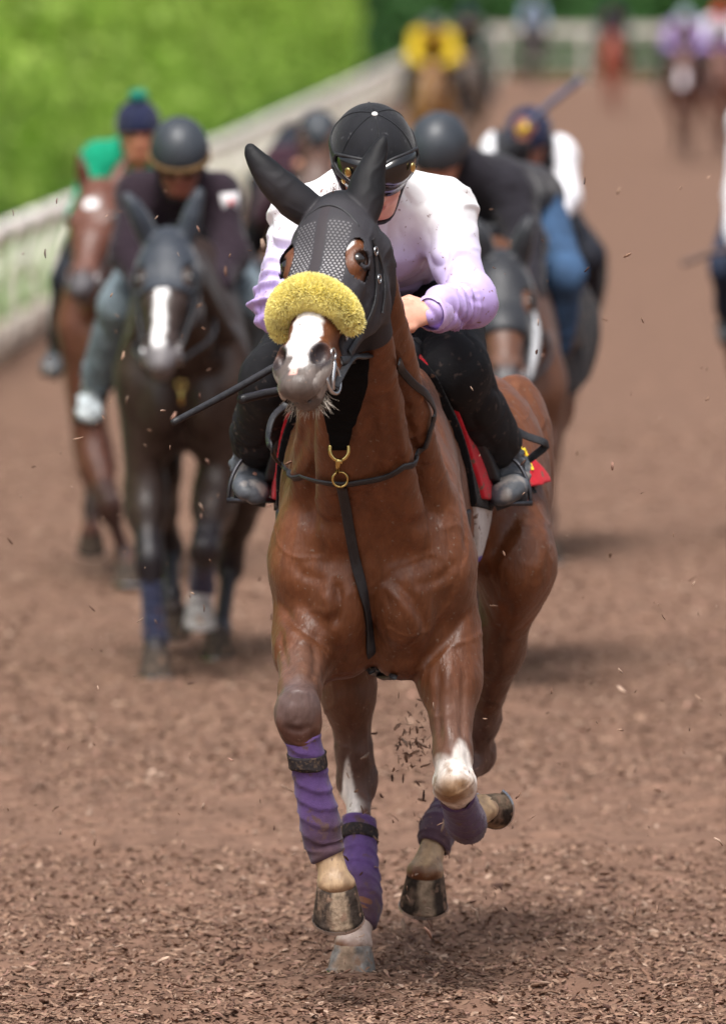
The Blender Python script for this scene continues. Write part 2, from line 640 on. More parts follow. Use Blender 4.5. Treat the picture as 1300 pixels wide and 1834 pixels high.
    F.cone(hp(-.05, -.074, .592), hp(-.056, -.082, .52), .005, .003, .008, 'sub')
    return F, H, hp


def paint(V, col, brushes, seed=1):
    """real markings: soft ellipsoidal patches of pigment or mud (centre, radii, colour, softness, opacity)"""
    nz = noise3(V, 38.0, seed)
    for c, r, cc, soft, op in brushes:
        d = np.linalg.norm((V - np.asarray(c)) / np.asarray(r, float), axis=1) + nz * .10
        wgt = (1 - sstep(d, 1 - soft, 1.0)) * op
        col = col * (1 - wgt[:, None]) + np.asarray(cc) * wgt[:, None]
    return col


def hoof_geo(co, down, fwd, hgt=.088, sc=1.0, k=72):
    down, fwd = nrm(down), np.asarray(fwd, float)
    fwd = nrm(fwd - down * (fwd @ down))
    sd_ = np.cross(down, fwd)
    secs, ang = [], []
    TS = (0.0, .08, .2, .35, .5, .65, .8, .92, 1.0, 1.0, 1.0)
    for t in TS:
        i = len(secs) - len(TS) + 7
        i = 0 if len(secs) == 0 else i
        i = 1 if (i < 1 and len(secs)) else i
        rg_ = 1 + .010 * math.sin(t * 19)
        rw, rl = (.0475 + .016 * t) * rg_, (.049 + .018 * t) * rg_
        if i == 0:
            rw, rl = rw * .93, rl * .93
        if i == 5:
            rw, rl = rw * .78, rl * .78
        if i == 6:
            rw, rl = rw * .4, rl * .4
        dz = hgt * t - (.006 if i == 5 else .010 if i == 6 else 0)
        cen = np.asarray(co) + down * dz + fwd * (.026 * t)
        ring = []
        for q in range(k):
            a = 2 * math.pi * q / k
            ca, sa = math.cos(a), math.sin(a)
            if ca < -.55:
                ca = -.55 - (-.55 - ca) * .35
            ring.append(cen + sc * (fwd * rl * ca + sd_ * rw * sa))
        secs.append(np.array(ring))
    V, Fc = loft_geo(secs)
    an = np.tile(np.degrees(np.arctan2(np.sin(2 * math.pi * np.arange(k) / k), np.cos(2 * math.pi * np.arange(k) / k))), len(secs))
    lvl = np.repeat(np.arange(len(secs)), k)
    shoe = []
    for rr_, dz in ((1.02, hgt - .001), (1.04, hgt + .007), (.74, hgt + .007), (.74, hgt - .001)):
        cen = np.asarray(co) + down * dz + fwd * .026
        ring = []
        for q in range(25):
            a = R(-140 + 280 * q / 24)
            ring.append(cen + sc * rr_ * (fwd * .067 * math.cos(a) + sd_ * .0635 * math.sin(a)))
        shoe.append(np.array(ring))
    n = len(shoe[0])
    SV = np.vstack(shoe)
    SF = [[a * n + i, a * n + i + 1, ((a + 1) % 4) * n + i + 1, ((a + 1) % 4) * n + i] for a in range(4) for i in range(n - 1)]
    SF += [[0, n, 2 * n, 3 * n], [n - 1, 4 * n - 1, 3 * n - 1, 2 * n - 1]]
    return V, Fc, an, lvl, SV, SF


def wrap_geo(path, rad, turns=7, seg=40, n=70, tilt=.018, seed=0):
    """stable bandage: overlapping spiral turns with real steps"""
    pts = resample(path, n)
    rr_ = np.interp(np.linspace(0, 1, n), np.linspace(0, 1, len(rad)), rad)
    tg = np.gradient(pts, axis=0)
    V, tt = [], []
    u = np.array([1.0, 0.1, 0])
    for i in range(n):
        t = nrm(tg[i])
        u = nrm(u - t * (u @ t))
        v = np.cross(t, u)
        for j in range(seg):
            a = 2 * math.pi * j / seg
            ph = (i / (n - 1) * turns + .42 * math.sin(a + seed) + j / seg) % 1.0
            r = rr_[i] + .0042 * (ph ** 3) - .001 + .0007 * math.sin(3 * a + i * .21 + seed)
            if i in (0, n - 1):
                r -= .006
            V.append(pts[i] + r * (math.cos(a) * u + math.sin(a) * v) + t * tilt * math.sin(a + 1 + seed) * 0.4)
            tt.append(i / (n - 1))
    Fc = [[i * seg + j, i * seg + (j + 1) % seg, (i + 1) * seg + (j + 1) % seg, (i + 1) * seg + j] for i in range(n - 1) for j in range(seg)]
    return np.array(V), Fc, np.array(tt)


def fleece_geo(path, rad, n_hair, seed=3, ln=(.008, .016)):
    """soft roll: core tube plus many short tufts"""
    n = 40
    pts = resample(path, n)
    rr_ = np.interp(np.linspace(0, 1, n), np.linspace(0, 1, len(rad)), rad)
    core = tube_geo(pts, rr_ * .9, 18)
    r = np.random.default_rng(seed)
    t = r.random(n_hair) * (n - 1)
    i0 = np.clip(t.astype(int), 0, n - 2)
    f = (t - i0)[:, None]
    tg = np.gradient(pts, axis=0)
    c = pts[i0] * (1 - f) + pts[i0 + 1] * f
    d = tg[i0] / np.linalg.norm(tg[i0], axis=1)[:, None]
    rad_ = rr_[i0]
    q = r.normal(size=(n_hair, 3))
    end = ((t < 1.2) | (t > n - 2.2))[:, None]
    qn = q - d * (np.sum(q * d, 1))[:, None] * np.where(end, 0.0, 1.0)
    qn /= np.linalg.norm(qn, axis=1)[:, None]
    base = c + qn * rad_[:, None] * .86
    lean = qn + r.normal(size=(n_hair, 3)) * .38 + np.array([0, 0, -.22])
    lean /= np.linalg.norm(lean, axis=1)[:, None]
    tipp = base + lean * r.uniform(*ln, n_hair)[:, None] + qn * rad_[:, None] * .10
    sd_ = np.cross(lean, r.normal(size=(n_hair, 3)))
    sd_ /= np.linalg.norm(sd_, axis=1)[:, None]
    wv = .0014
    V = np.stack([base - sd_ * wv, base + sd_ * wv, (base + tipp) / 2 + sd_ * wv * 1.1, tipp, (base + tipp) / 2 - sd_ * wv * 1.1], 1).reshape(-1, 3)
    b = np.arange(n_hair)[:, None] * 5
    tri = np.concatenate([b + [0, 1, 2], b + [0, 2, 4], b + [4, 2, 3]])
    return core, (V, tri)


def shell(F, off, cond, parent, name, material, colf=None, smooth_it=0, **kw):
    """a cloth lying on the body: the body's surface pushed out by off, cut by the region cond < 0"""
    X, Y, Z = F.pts()
    arr = np.maximum(F.a - off, cond(X, Y, Z)).astype(np.float32)
    V, Q = F.mesh(arr)
    c = None if colf is None else colf(V)
    return mesh_obj(name, V, Q, material, parent, col=c, **kw)

# ------------------------------------------------------------------ ground
_pr = np.random.default_rng(303)
PITS = [(_pr.uniform(-2, 2), -1 + 15 * _pr.random() ** 1.2, _pr.uniform(.06, .10), _pr.uniform(.018, .036)) for _ in range(95)]


def ground_h(x, y):
    """trampled wood-chip surface: shallow pits and ridges, level around the horses' feet"""
    p = np.stack([x, y, np.zeros_like(x)], -1).reshape(-1, 3)
    b = noise3(p, 1.3, 11) * .020 + noise3(p, 5.2, 12) * .015 + noise3(p, 15.0, 13, 2) * .006
    b = b - .012
    for hx, hy, rr_, dp in PITS:
        m = np.where((np.abs(p[:, 0] - hx) < .3) & (np.abs(p[:, 1] - hy) < .3))[0]
        q = np.hypot((p[m, 0] - hx), (p[m, 1] - hy) * .8) / rr_
        b[m] += -dp * np.exp(-q ** 4) + dp * .55 * np.exp(-((q - 1.5) / .4) ** 2)
    for hx, hy in ((-.012, .64), (-.74, 10.45), (-.56, 11.3)):       # hooves press the surface down and push up a rim
        q = np.hypot(p[:, 0] - hx, p[:, 1] - hy)
        k = np.exp(-(q / .16) ** 2)
        b = b * (1 - k) - .004 * k + .016 * np.exp(-((q - .17) / .06) ** 2)
    return b.reshape(np.shape(x))


m_ground = mat('wood_chip_ground', srgb(116, 90, 76), rough=.95, spec=.1, var=.33, vscale=9.0, bump=.9, bscale=55.0)


def build_ground():
    # one sheet: fine near the horses, coarse to the horizon
    ys = np.r_[-60, -20, -6, -3, np.arange(-1.6, 6, .022), np.arange(6, 16, .06), np.arange(16, 40, .3), np.geomspace(40, 1500, 40)]
    xs = np.r_[-900, -300, -100, -40, -15, -7, np.arange(-3.2, 3.21, .03), 7, 15, 40, 100, 300, 900]
    X, Y = np.meshgrid(xs, ys)
    Z = ground_h(X, Y)
    far = np.clip((np.maximum(np.abs(X) - 3.0, 0) + np.maximum(Y - 60, 0) + np.maximum(-2 - Y, 0)) / 4, 0, 1)
    Z = Z * (1 - far) - .012 * far
    V = np.stack([X, Y, Z], -1).reshape(-1, 3)
    n, m = X.shape
    i = np.arange(n - 1)[:, None] * m + np.arange(m - 1)[None]
    Q = np.stack([i, i + 1, i + m + 1, i + m], -1).reshape(-1, 4)
    mesh_obj('ground', V, Q, m_ground, kind='structure')


build_ground()

# ------------------------------------------------------------------ leading horse
BAY = np.array(srgb(124, 73, 43)) * .66
m_coat = mat('bay_coat', attr=True, rough=.43, spec=.42, var=.26, vscale=38, bump=.45, bscale=150, aniso_scale=(1, 1, .22), sheen=.03, dirt=(srgb(120, 98, 84), -.14, 85))
m_eye = mat('eye', (.012, .008, .006), rough=.05, spec=.6, var=.05, coat=.6)
m_hoof = mat('hoof_horn', attr=True, rough=.9, spec=.06, var=.45, vscale=45, bump=.9, bscale=90, dirt=(srgb(128, 104, 88), .30, 38))
m_steel = mat('steel', (.55, .55, .56), rough=.28, metal=1.0, var=.1)
m_brass = mat('brass', (.62, .46, .17), rough=.25, metal=1.0, var=.15)
m_wrap = mat('purple_bandage', attr=True, rough=.9, spec=.15, var=.18, vscale=60, bump=.5, bscale=500, sheen=.25, dirt=(srgb(98, 76, 74), .12, 30))
m_velcro = mat('black_tape', srgb(50, 45, 46), rough=.9, spec=.15, var=.4, vscale=110, bump=.2, bscale=300, dirt=(srgb(86, 72, 62), .45, 120))
m_leather = mat('black_leather', srgb(40, 40, 43), rough=.5, spec=.45, var=.35, vscale=60, bump=.25, bscale=300)
m_fleece = mat('yellow_fleece', (1.0, .92, .42), rough=.95, spec=.05, var=.12, vscale=30, sheen=.4)
def _translucent(m, f):
    N, L = m.node_tree.nodes, m.node_tree.links
    b = N['Principled BSDF']
    tr = N.new('ShaderNodeBsdfTranslucent')
    L.new(b.inputs['Base Color'].links[0].from_socket, tr.inputs['Color'])
    ms = N.new('ShaderNodeMixShader')
    ms.inputs['Fac'].default_value = f
    L.new(b.outputs[0], ms.inputs[1])
    L.new(tr.outputs[0], ms.inputs[2])
    L.new(ms.outputs[0], N['Material Output'].inputs['Surface'])


_translucent(m_fleece, .35)
m_felt = mat('black_felt', srgb(20, 20, 21), rough=.95, spec=.08, var=.3, vscale=80, bump=.8, bscale=170, aniso_scale=(.35, .35, 1))

TM = np.array([.024, 0, 0])
PM = lambda px, py, y: P(px, py, y) - TM
poll, muzz = PM(596, 345, -.60), PM(522, 690, -1.00)
main_spec = dict(
    res=.0052, bend=.22, poll=poll, muzzle=muzz, fd=(-.36, -.82, .45),
    ears=[(PM(493, 326, -.60), PM(447, 264, -.60)), (PM(660, 322, -.57), PM(687, 249, -.56))],
    legs=dict(
        fr=dict(j=[PM(552, 1105, .12), PM(533, 1272, -.26), PM(580, 1508, -.19), PM(602, 1582, -.21)], w=1.1),
        fl=dict(j=[PM(802, 1120, .13), PM(812, 1405, -.08), PM(836, 1478, .20), PM(858, 1450, .285)], w=1.08),
        hr=dict(j=[PM(612, 1130, .82), PM(640, 1398, .90), PM(650, 1628, .68), PM(632, 1690, .62)], w=1.0),
        hl=dict(j=[PM(925, 1010, 1.08), PM(852, 1352, 1.38), PM(783, 1490, 1.08), PM(762, 1562, 1.00)], w=.95)))
horse = thing('horse', TM, 'bright bay galloping racehorse in black hood and yellow noseband with purple leg bandages', 'horse')
FM, HM, hpM = horse_field(main_spec)
V, Q = FM.mesh()
Nb = vnormals(V, Q)
hv0 = (V - np.asarray(poll)) @ HM.T
onhead = sstep(hv0[:, 2], -.05, .02) * (hv0[:, 1] > -.3) * (hv0[:, 2] < .7) * (np.abs(hv0[:, 0]) < .2)
rip = .0035 * noise3(V, 6.5, 91, 2) - .0042 * np.clip(1 - 3.0 * np.abs(noise3(V * [1, 1, .6], 5.5, 92, 2)), 0, 1) + .0022 * np.clip(1 - 9 * np.abs(noise3(V, 8, 93, 2)), 0, 1) + .0008 * noise3(V, 60, 94, 2)
V = V + Nb * (rip * (1 - .75 * onhead))[:, None]
bvh = BVHTree.FromPolygons([Vector(map(float, v)) for v in (V + TM)], Q.tolist())


def hit(px, py, off=0.0, tree=None):
    """surface point of the horse that the photograph shows at a pixel, and its normal"""
    o = Vector((0, CAMY, CAMZ))
    d = Vector(P(px, py, 0.0)) - o
    loc, nor, i, dist = (tree or bvh).ray_cast(o, d.normalized())
    if loc is None:
        return None
    if nor.dot(d) > 0:
        nor = -nor
    return np.array(loc) + np.array(nor) * off - TM, np.array(nor)


def sculpt(V, Nb, strokes):
    """draw creases (negative) and ridges or veins (positive) along strokes on the skin: (pixels, depth, width)"""
    D = np.zeros(len(V))
    for pix, dep, wid in strokes:
        px = resample([(a, b, 0) for a, b in pix], 40)[:, :2]
        S = [hit(a, b) for a, b in px]
        S = np.array([q[0] for q in S if q is not None])
        if len(S) < 5:
            continue
        m = np.where(((V > S.min(0) - 3 * wid) & (V < S.max(0) + 3 * wid)).all(1))[0]
        d = np.full(len(m), 9.0)
        arg = np.zeros(len(m))
        for i, q in enumerate(S):
            e_ = np.linalg.norm(V[m] - q, axis=1)
            c_ = e_ < d
            d[c_] = e_[c_]
            arg[c_] = i / (len(S) - 1)
        D[m] += dep * np.exp(-(d / wid) ** 2) * np.clip(np.sin(np.pi * np.clip(arg, .02, .98)) * 1.6, 0, 1)
    return V + Nb * D[:, None]


STROKES = [([(598, 1030), (607, 1065), (604, 1100), (592, 1128)], -.014, .014), ([(575, 1060), (588, 1085), (585, 1112)], .006, .016),
           ([(672, 1082), (690, 1052), (715, 1075), (738, 1112), (742, 1150)], .007, .013), ([(664, 1060), (660, 1090), (664, 1140)], -.008, .012),
           ([(700, 1040), (735, 1070), (760, 1110), (765, 1150)], -.009, .013),
           ([(494, 1070), (520, 1108), (560, 1140), (602, 1168)], -.009, .015), ([(846, 1085), (815, 1128), (778, 1168), (748, 1190)], -.010, .015),
           ([(548, 755), (536, 800), (514, 850)], -.007, .016), ([(560, 760), (556, 820), (545, 880)], .005, .014),
           ([(688, 690), (698, 770), (716, 850)], -.008, .013), ([(722, 700), (735, 780), (760, 840)], -.008, .013), ([(705, 700), (716, 780), (735, 850)], .005, .012),
           ([(668, 720), (672, 800), (690, 900)], -.005, .014), ([(500, 1120), (508, 1175), (522, 1212)], -.006, .012), ([(560, 1150), (566, 1190), (556, 1225)], -.006, .012),
           ([(806, 1175), (800, 1260), (804, 1340)], .005, .011), ([(828, 1190), (829, 1270), (826, 1340)], -.005, .010), ([(785, 1190), (784, 1270), (790, 1340)], -.005, .010),
           ([(940, 900), (905, 955), (872, 1010)], -.012, .022), ([(975, 930), (972, 980), (955, 1040)], .008, .02), ([(915, 1070), (892, 1150), (872, 1230)], -.008, .016),
           ([(512, 1246), (533, 1238), (556, 1246)], .005, .012), ([(506, 1300), (533, 1308), (562, 1300)], -.006, .010), ([(530, 1250), (532, 1275), (530, 1298)], -.003, .009),
           ([(775, 870), (792, 940), (806, 1030), (812, 1090)], .0025, .006), ([(760, 900), (770, 980), (800, 1040)], .002, .005), ([(540, 900), (528, 980), (520, 1050)], .0025, .006),
           ([(560, 930), (548, 1000), (530, 1050)], .002, .005), ([(520, 1000), (545, 1030), (590, 1040)], -.006, .014), ([(820, 1000), (790, 1035), (740, 1050)], -.006, .014),
           ([(620, 1300), (622, 1340), (618, 1370)], -.004, .009), ([(655, 1290), (655, 1340), (660, 1375)], .004, .009), ([(820, 860), (832, 930), (835, 1000)], -.005, .014)]
V = sculpt(V, vnormals(V, Q), STROKES)
WHITE, TAN, GREY, DARK = np.array(srgb(232, 224, 216)), np.array(srgb(178, 150, 118)), np.array(srgb(104, 88, 86)), np.array(srgb(62, 40, 30))
lm = main_spec['legs']
c = np.tile(BAY, (len(V), 1)) * (1 + .16 * noise3(V, 4, 5) + .07 * noise3(V, 30, 6))[:, None]
br = []
for nm in ('fr', 'fl', 'hr', 'hl'):
    a, b, f_, co = lm[nm]['j']
    if nm[0] == 'h':
        br += [(lerp(a, b, .45), (.17, .2, .36), np.array(srgb(84, 56, 42)), .6, .75), (lerp(a, b, .9), (.12, .14, .20), np.array(srgb(84, 64, 58)), .5, .8)]
    else:
        br += [(lerp(a, b, .75), (.11, .13, .20), np.array(srgb(112, 82, 68)), .6, .7)]
kA = lm['fr']['j'][1]
br += [(kA + (0, -.02, .015), (.085, .10, .10), GREY, .5, .75), (kA + (0, 0, -.062), (.07, .08, .045), np.array(srgb(66, 38, 30)), .5, .9)]
kC = lm['fl']['j'][1]
br += [(kC + (0, 0, .0), (.10, .12, .088), WHITE, .35, .95), (kC + (.02, -.02, .055), (.03, .08, .07), WHITE, .4, .9),
       (kC + (.0, -.05, -.012), (.075, .10, .060), np.array(srgb(168, 132, 92)), .7, .8), (kC + (-.01, -.05, -.03), (.06, .10, .042), np.array(srgb(132, 94, 56)), .7, .85), (kC + (.02, -.05, -.06), (.04, .06, .03), np.array(srgb(96, 72, 48)), .6, .8)]
kB = lm['hr']['j'][1]
br += [(kB + (-.016, -.03, -.085), (.06, .09, .075), WHITE, .3, .95), (kB + (-.026, -.04, -.005), (.014, .07, .10), WHITE, .4, .9),
       (kB + (-.022, -.04, -.045), (.022, .07, .08), WHITE, .4, .9)]
for nm in ('fr', 'fl', 'hr', 'hl'):
    j = lm[nm]['j']
    br += [(lerp(j[2], j[3], .72), (.075, .08, .075), TAN if nm != 'hr' else np.array(srgb(192, 172, 160)), .3, .95)]
c = paint(V, c, br)
mot = (np.clip(noise3(V, 70, 15, 2) + .15, 0, 1) * (1 - sstep(np.linalg.norm((V - kC) / (.09, .11, .09), axis=1), .7, 1)))[:, None] * .75
c = c * (1 - mot) + np.array(srgb(140, 104, 70)) * mot
for nm in ('fr', 'fl', 'hr', 'hl'):
    pc = lerp(lm[nm]['j'][2], lm[nm]['j'][3], .7)
    mot = (np.clip(noise3(V, 55, 25, 2) + .1, 0, 1) * (1 - sstep(np.linalg.norm((V - pc) / .085, axis=1), .8, 1)))[:, None] * .6
    c = c * (1 - mot) + np.array(srgb(118, 92, 72)) * mot
# head: blaze, grey muzzle, white star beside the eye
hv = (V - np.asarray(poll)) @ HM.T
s_, f_, l_ = hv[:, 0], hv[:, 1], hv[:, 2]
near = (l_ > .05) & (l_ < .68) & (np.abs(s_) < .16) & (f_ > -.30) & (f_ < .12)
nz = noise3(V, 45, 9) * .010
blz = (1 - sstep(np.abs(s_ - .002) + nz, .034, .043)) * (1 - sstep(l_ + nz, .50, .535)) * sstep(f_, -.055, -.035)
blz = np.maximum(blz, (1 - sstep(np.abs(s_ - .004) + nz, .016, .024)) * (1 - sstep(l_, .545, .565)) * sstep(f_, -.055, -.035))
blz = np.maximum(blz, (1 - sstep(np.hypot((s_ - .053) / .030, (l_ - .165) / .036) + nz * 8, .8, 1.0)) * sstep(f_, -.06, -.04))
grey = sstep(l_ + .3 * np.abs(s_) + nz, .505, .535)
mg = np.array(srgb(92, 82, 77)) * (1 + .25 * noise3(V, 40, 33))[:, None]
c2 = c * (1 - grey[:, None]) + mg * grey[:, None]
lip = sstep(np.abs(s_ + .002) + nz, .040, .050) * sstep(l_, .50, .53) * (f_ < -.02)
c2 = c2 * (1 - .35 * lip[:, None]) + WHITE * .35 * lip[:, None]
snip = (1 - sstep(np.abs(s_) + nz * .5, .006, .013)) * sstep(l_, .51, .525) * (1 - sstep(l_, .575, .585)) * (f_ > -.05)
c2 = c2 * (1 - snip[:, None]) + np.array(srgb(226, 176, 164)) * snip[:, None]
c2 = c2 * (1 - blz[:, None]) + np.array(srgb(244, 240, 238)) * blz[:, None]
for sg in (-1, 1):                                              # dark skin lining of the nostrils
    dn = np.linalg.norm((hv - np.array([.055 * sg, -.008, .510])) / (.034, .042, .046), axis=1)
    wn = (1 - sstep(dn, .68, 1.05))[:, None]
    c2 = c2 * (1 - wn) + np.array(srgb(52, 44, 46)) * wn
    de = np.linalg.norm((hv - np.array([.10 * sg, -.03, .200])) / (.04, .032, .034), axis=1)
    wn = (1 - sstep(de, .55, 1.0))[:, None]
    c2 = c2 * (1 - wn) + np.array(srgb(58, 36, 28)) * wn
c = np.where(near[:, None], c2, c)
body = mesh_obj('body', V, Q, m_coat, horse, col=np.clip(c, 0, 1))
bvh = BVHTree.FromPolygons([Vector(map(float, v)) for v in (V + TM)], Q.tolist())


def strap(pix, width, thick, material, parent, name, n=60, off=.001, smooth_n=6, extra_pts=None):
    """a leather strap lying on the horse along photo pixels"""
    px = resample([(a, b, 0) for a, b in pix], n)[:, :2]
    pts, nor = [], []
    for a, b in px:
        r_ = hit(a, b, off)
        if r_ is not None:
            pts.append(r_[0])
            nor.append(r_[1])
    if len(pts) < 4:
        print('no surface under', name, pix[0])
        return None
    pts, nor = np.array(pts), np.array(nor)
    for _ in range(smooth_n):
        pts[1:-1] = (pts[:-2] + pts[1:-1] * 2 + pts[2:]) / 4
        nor[1:-1] = nor[:-2] + nor[1:-1] + nor[2:]
        nor /= np.linalg.norm(nor, axis=1)[:, None]
    pts = pts + nor * .002
    V, Fc = ribbon_geo(pts, nor, width, thick)
    return mesh_obj(name, V, Fc, material, parent)


def sphere_geo(c, r, M=None, n=20, m=12):
    M = np.eye(3) if M is None else np.asarray(M)
    r = np.broadcast_to(np.asarray(r, float), (3,))
    secs = []
    for i in range(m + 1):
        th = math.pi * (i + .001) / (m + .002)
        secs.append(np.array([np.asarray(c) + (r[0] * math.sin(th) * math.cos(a)) * M[0] + (r[1] * math.sin(th) * math.sin(a)) * M[1] + r[2] * math.cos(th) * M[2]
                              for a in 2 * math.pi * np.arange(n) / n]))
    return loft_geo(secs)


for s in (-1, 1):
    V, Fc = sphere_geo(hpM(.0895 * s, -.027, .203), (.0185, .0185, .0185), HM)
    mesh_obj('eye', V, Fc, m_eye, horse)

# hooves with shoes, bandages
HD = np.array(srgb(58, 50, 45))
HT = np.array(srgb(136, 118, 100))
HG = np.array(srgb(120, 116, 112))
hoofs = dict(fr=((.04, .46, -.88), (.06, -.88, -.46), 'tan'), hl=((-.06, .38, -.92), (-.02, -.92, -.38), 'tan'), hr=((-.03, .03, -1), (-.06, -1, .0), 'grey'), fl=((.36, .90, .24), (.2, .1, -.97), 'dark'))
for nm, (dn, fw, kind) in hoofs.items():
    co = lm[nm]['j'][3]
    hg = .085
    if nm == 'hr':
        hg = co[2] - .004 - .007
    V, Fc, an, lvl, SV, SF = hoof_geo(co, dn, fw, hg, .84 if nm == 'fl' else 1.0)
    st = np.abs(an + (-14 if kind == 'grey' else 4))
    w1 = (1 - sstep(st + 9 * noise3(V, 55, 17), 14, 30))[:, None]
    base = HD if kind != 'grey' else HG
    cc = base * (1 - w1) + HT * w1
    w2 = sstep(np.abs(an), 78, 88)[:, None] * .8
    cc = cc * (1 - w2) + (HT * .8) * w2
    cc = cc * (1 + .12 * np.sin(an * .9 + 3 * np.sin(an * .23)) * np.sin(an * .41 + 1) + .34 * noise3(V, 50, 23))[:, None]
    lo_ = sstep(noise3(V, 26, 29) + (.35 if kind == 'grey' else .0), .25, .7)[:, None] * .6
    cc = np.clip(cc * (1 - lo_) + np.array(srgb(128, 106, 90)) * lo_, 0, 1)
    hf = mesh_obj('hoof', V, Fc, m_hoof, horse, col=cc)
    mesh_obj('shoe', SV, SF, m_steel, hf, smooth=False)
PUR = np.array(srgb(98, 74, 126))
MUD = np.array(srgb(82, 62, 66))
wr = dict(fr=(.185, 1.16, .16, .31), hr=(.30, 1.10, .12, .27), fl=(.24, 1.05, None, None), hl=(.42, 1.04, None, None))
for nm, (t0, t1, b0, b1) in wr.items():
    a, k_, fe, co = [np.asarray(p) for p in lm[nm]['j']]
    pth = [lerp(k_, fe, t0), lerp(k_, fe, .5), lerp(k_, fe, .82), fe, lerp(fe, co, .38)]
    V, Fc, tt = wrap_geo(pth, [.045, .043, .046, .052, .044], turns=7, seed=len(nm) + ord(nm[0]) + ord(nm[1]))
    mudw = np.clip(sstep(tt, .35, 1.0) * .9 + .25 * noise3(V, 20, 4), 0, 1)[:, None]
    if nm in ('fl', 'hl'):
        mudw = np.clip(mudw * .4 + .55, 0, 1)
    wo = mesh_obj('leg_bandage', V, Fc, m_wrap, horse, col=PUR * (1 - mudw) + MUD * mudw)
    if b0 is not None:
        pp = resample(pth, 100)
        i0, i1 = int(b0 * 100) - 2, int(b1 * 100) - 2
        V, Fc, tt = wrap_geo(pp[i0:i1:4], [.0485, .0478], turns=.4, n=16)
        mesh_obj('fastening_tape', V, Fc, m_velcro, wo)

# hood: stretch mesh cap with ear covers and eye holes
def hood_mat():
    m = bpy.data.materials.new('mesh_hood')
    m.use_nodes = True
    N, L = m.node_tree.nodes, m.node_tree.links
    b = N['Principled BSDF']
    at = N.new('ShaderNodeAttribute')
    at.attribute_name = 'hood_uv'
    sx = N.new('ShaderNodeSeparateXYZ')
    L.new(at.outputs['Vector'], sx.inputs[0])

    def mth(op, a, b_=None):
        q = N.new('ShaderNodeMath')
        q.operation = op
        for i, x in enumerate((a, b_)):
            if x is None:
                continue
            if isinstance(x, (int, float)):
                q.inputs[i].default_value = x
            else:
                L.new(x, q.inputs[i])
        return q.outputs[0]
    px, pl, reg = sx.outputs[0], sx.outputs[1], sx.outputs[2]
    pitch = .0102
    u = mth('DIVIDE', px, pitch)
    v = mth('DIVIDE', pl, pitch * .8)
    row = mth('FLOOR', v)
    u2 = mth('ADD', u, mth('MULTIPLY', mth('MODULO', row, 2.0), .5))
    du = mth('SUBTRACT', mth('FRACT', mth('ADD', u2, 100.0)), .5)
    dv = mth('MULTIPLY', mth('SUBTRACT', mth('FRACT', mth('ADD', v, 100.0)), .5), .8)
    d = mth('SQRT', mth('ADD', mth('MULTIPLY', du, du), mth('MULTIPLY', dv, dv)))
    dot = mth('MULTIPLY', mth('LESS_THAN', d, .29), reg)
    mx = N.new('ShaderNodeMix')
    mx.data_type = 'RGBA'
    L.new(dot, mx.inputs['Factor'])
    at2 = N.new('ShaderNodeAttribute')
    at2.attribute_name = 'Col'
    L.new(at2.outputs['Color'], mx.inputs['A'])
    mx.inputs['B'].default_value = (.30, .29, .30, 1)
    L.new(mx.outputs['Result'], b.inputs['Base Color'])
    rg = N.new('ShaderNodeMapRange')
    L.new(sx.outputs[2], rg.inputs['Value'])
    b.inputs['Roughness'].default_value = .62
    b.inputs['Specular IOR Level'].default_value = .32
    bn = N.new('ShaderNodeTexNoise')
    bn.inputs['Scale'].default_value = 260
    bp = N.new('ShaderNodeBump')
    bp.inputs['Strength'].default_value = .25
    bp.inputs['Distance'].default_value = .003
    L.new(bn.outputs['Fac'], bp.inputs['Height'])
    L.new(bp.outputs[0], b.inputs['Normal'])
    return m


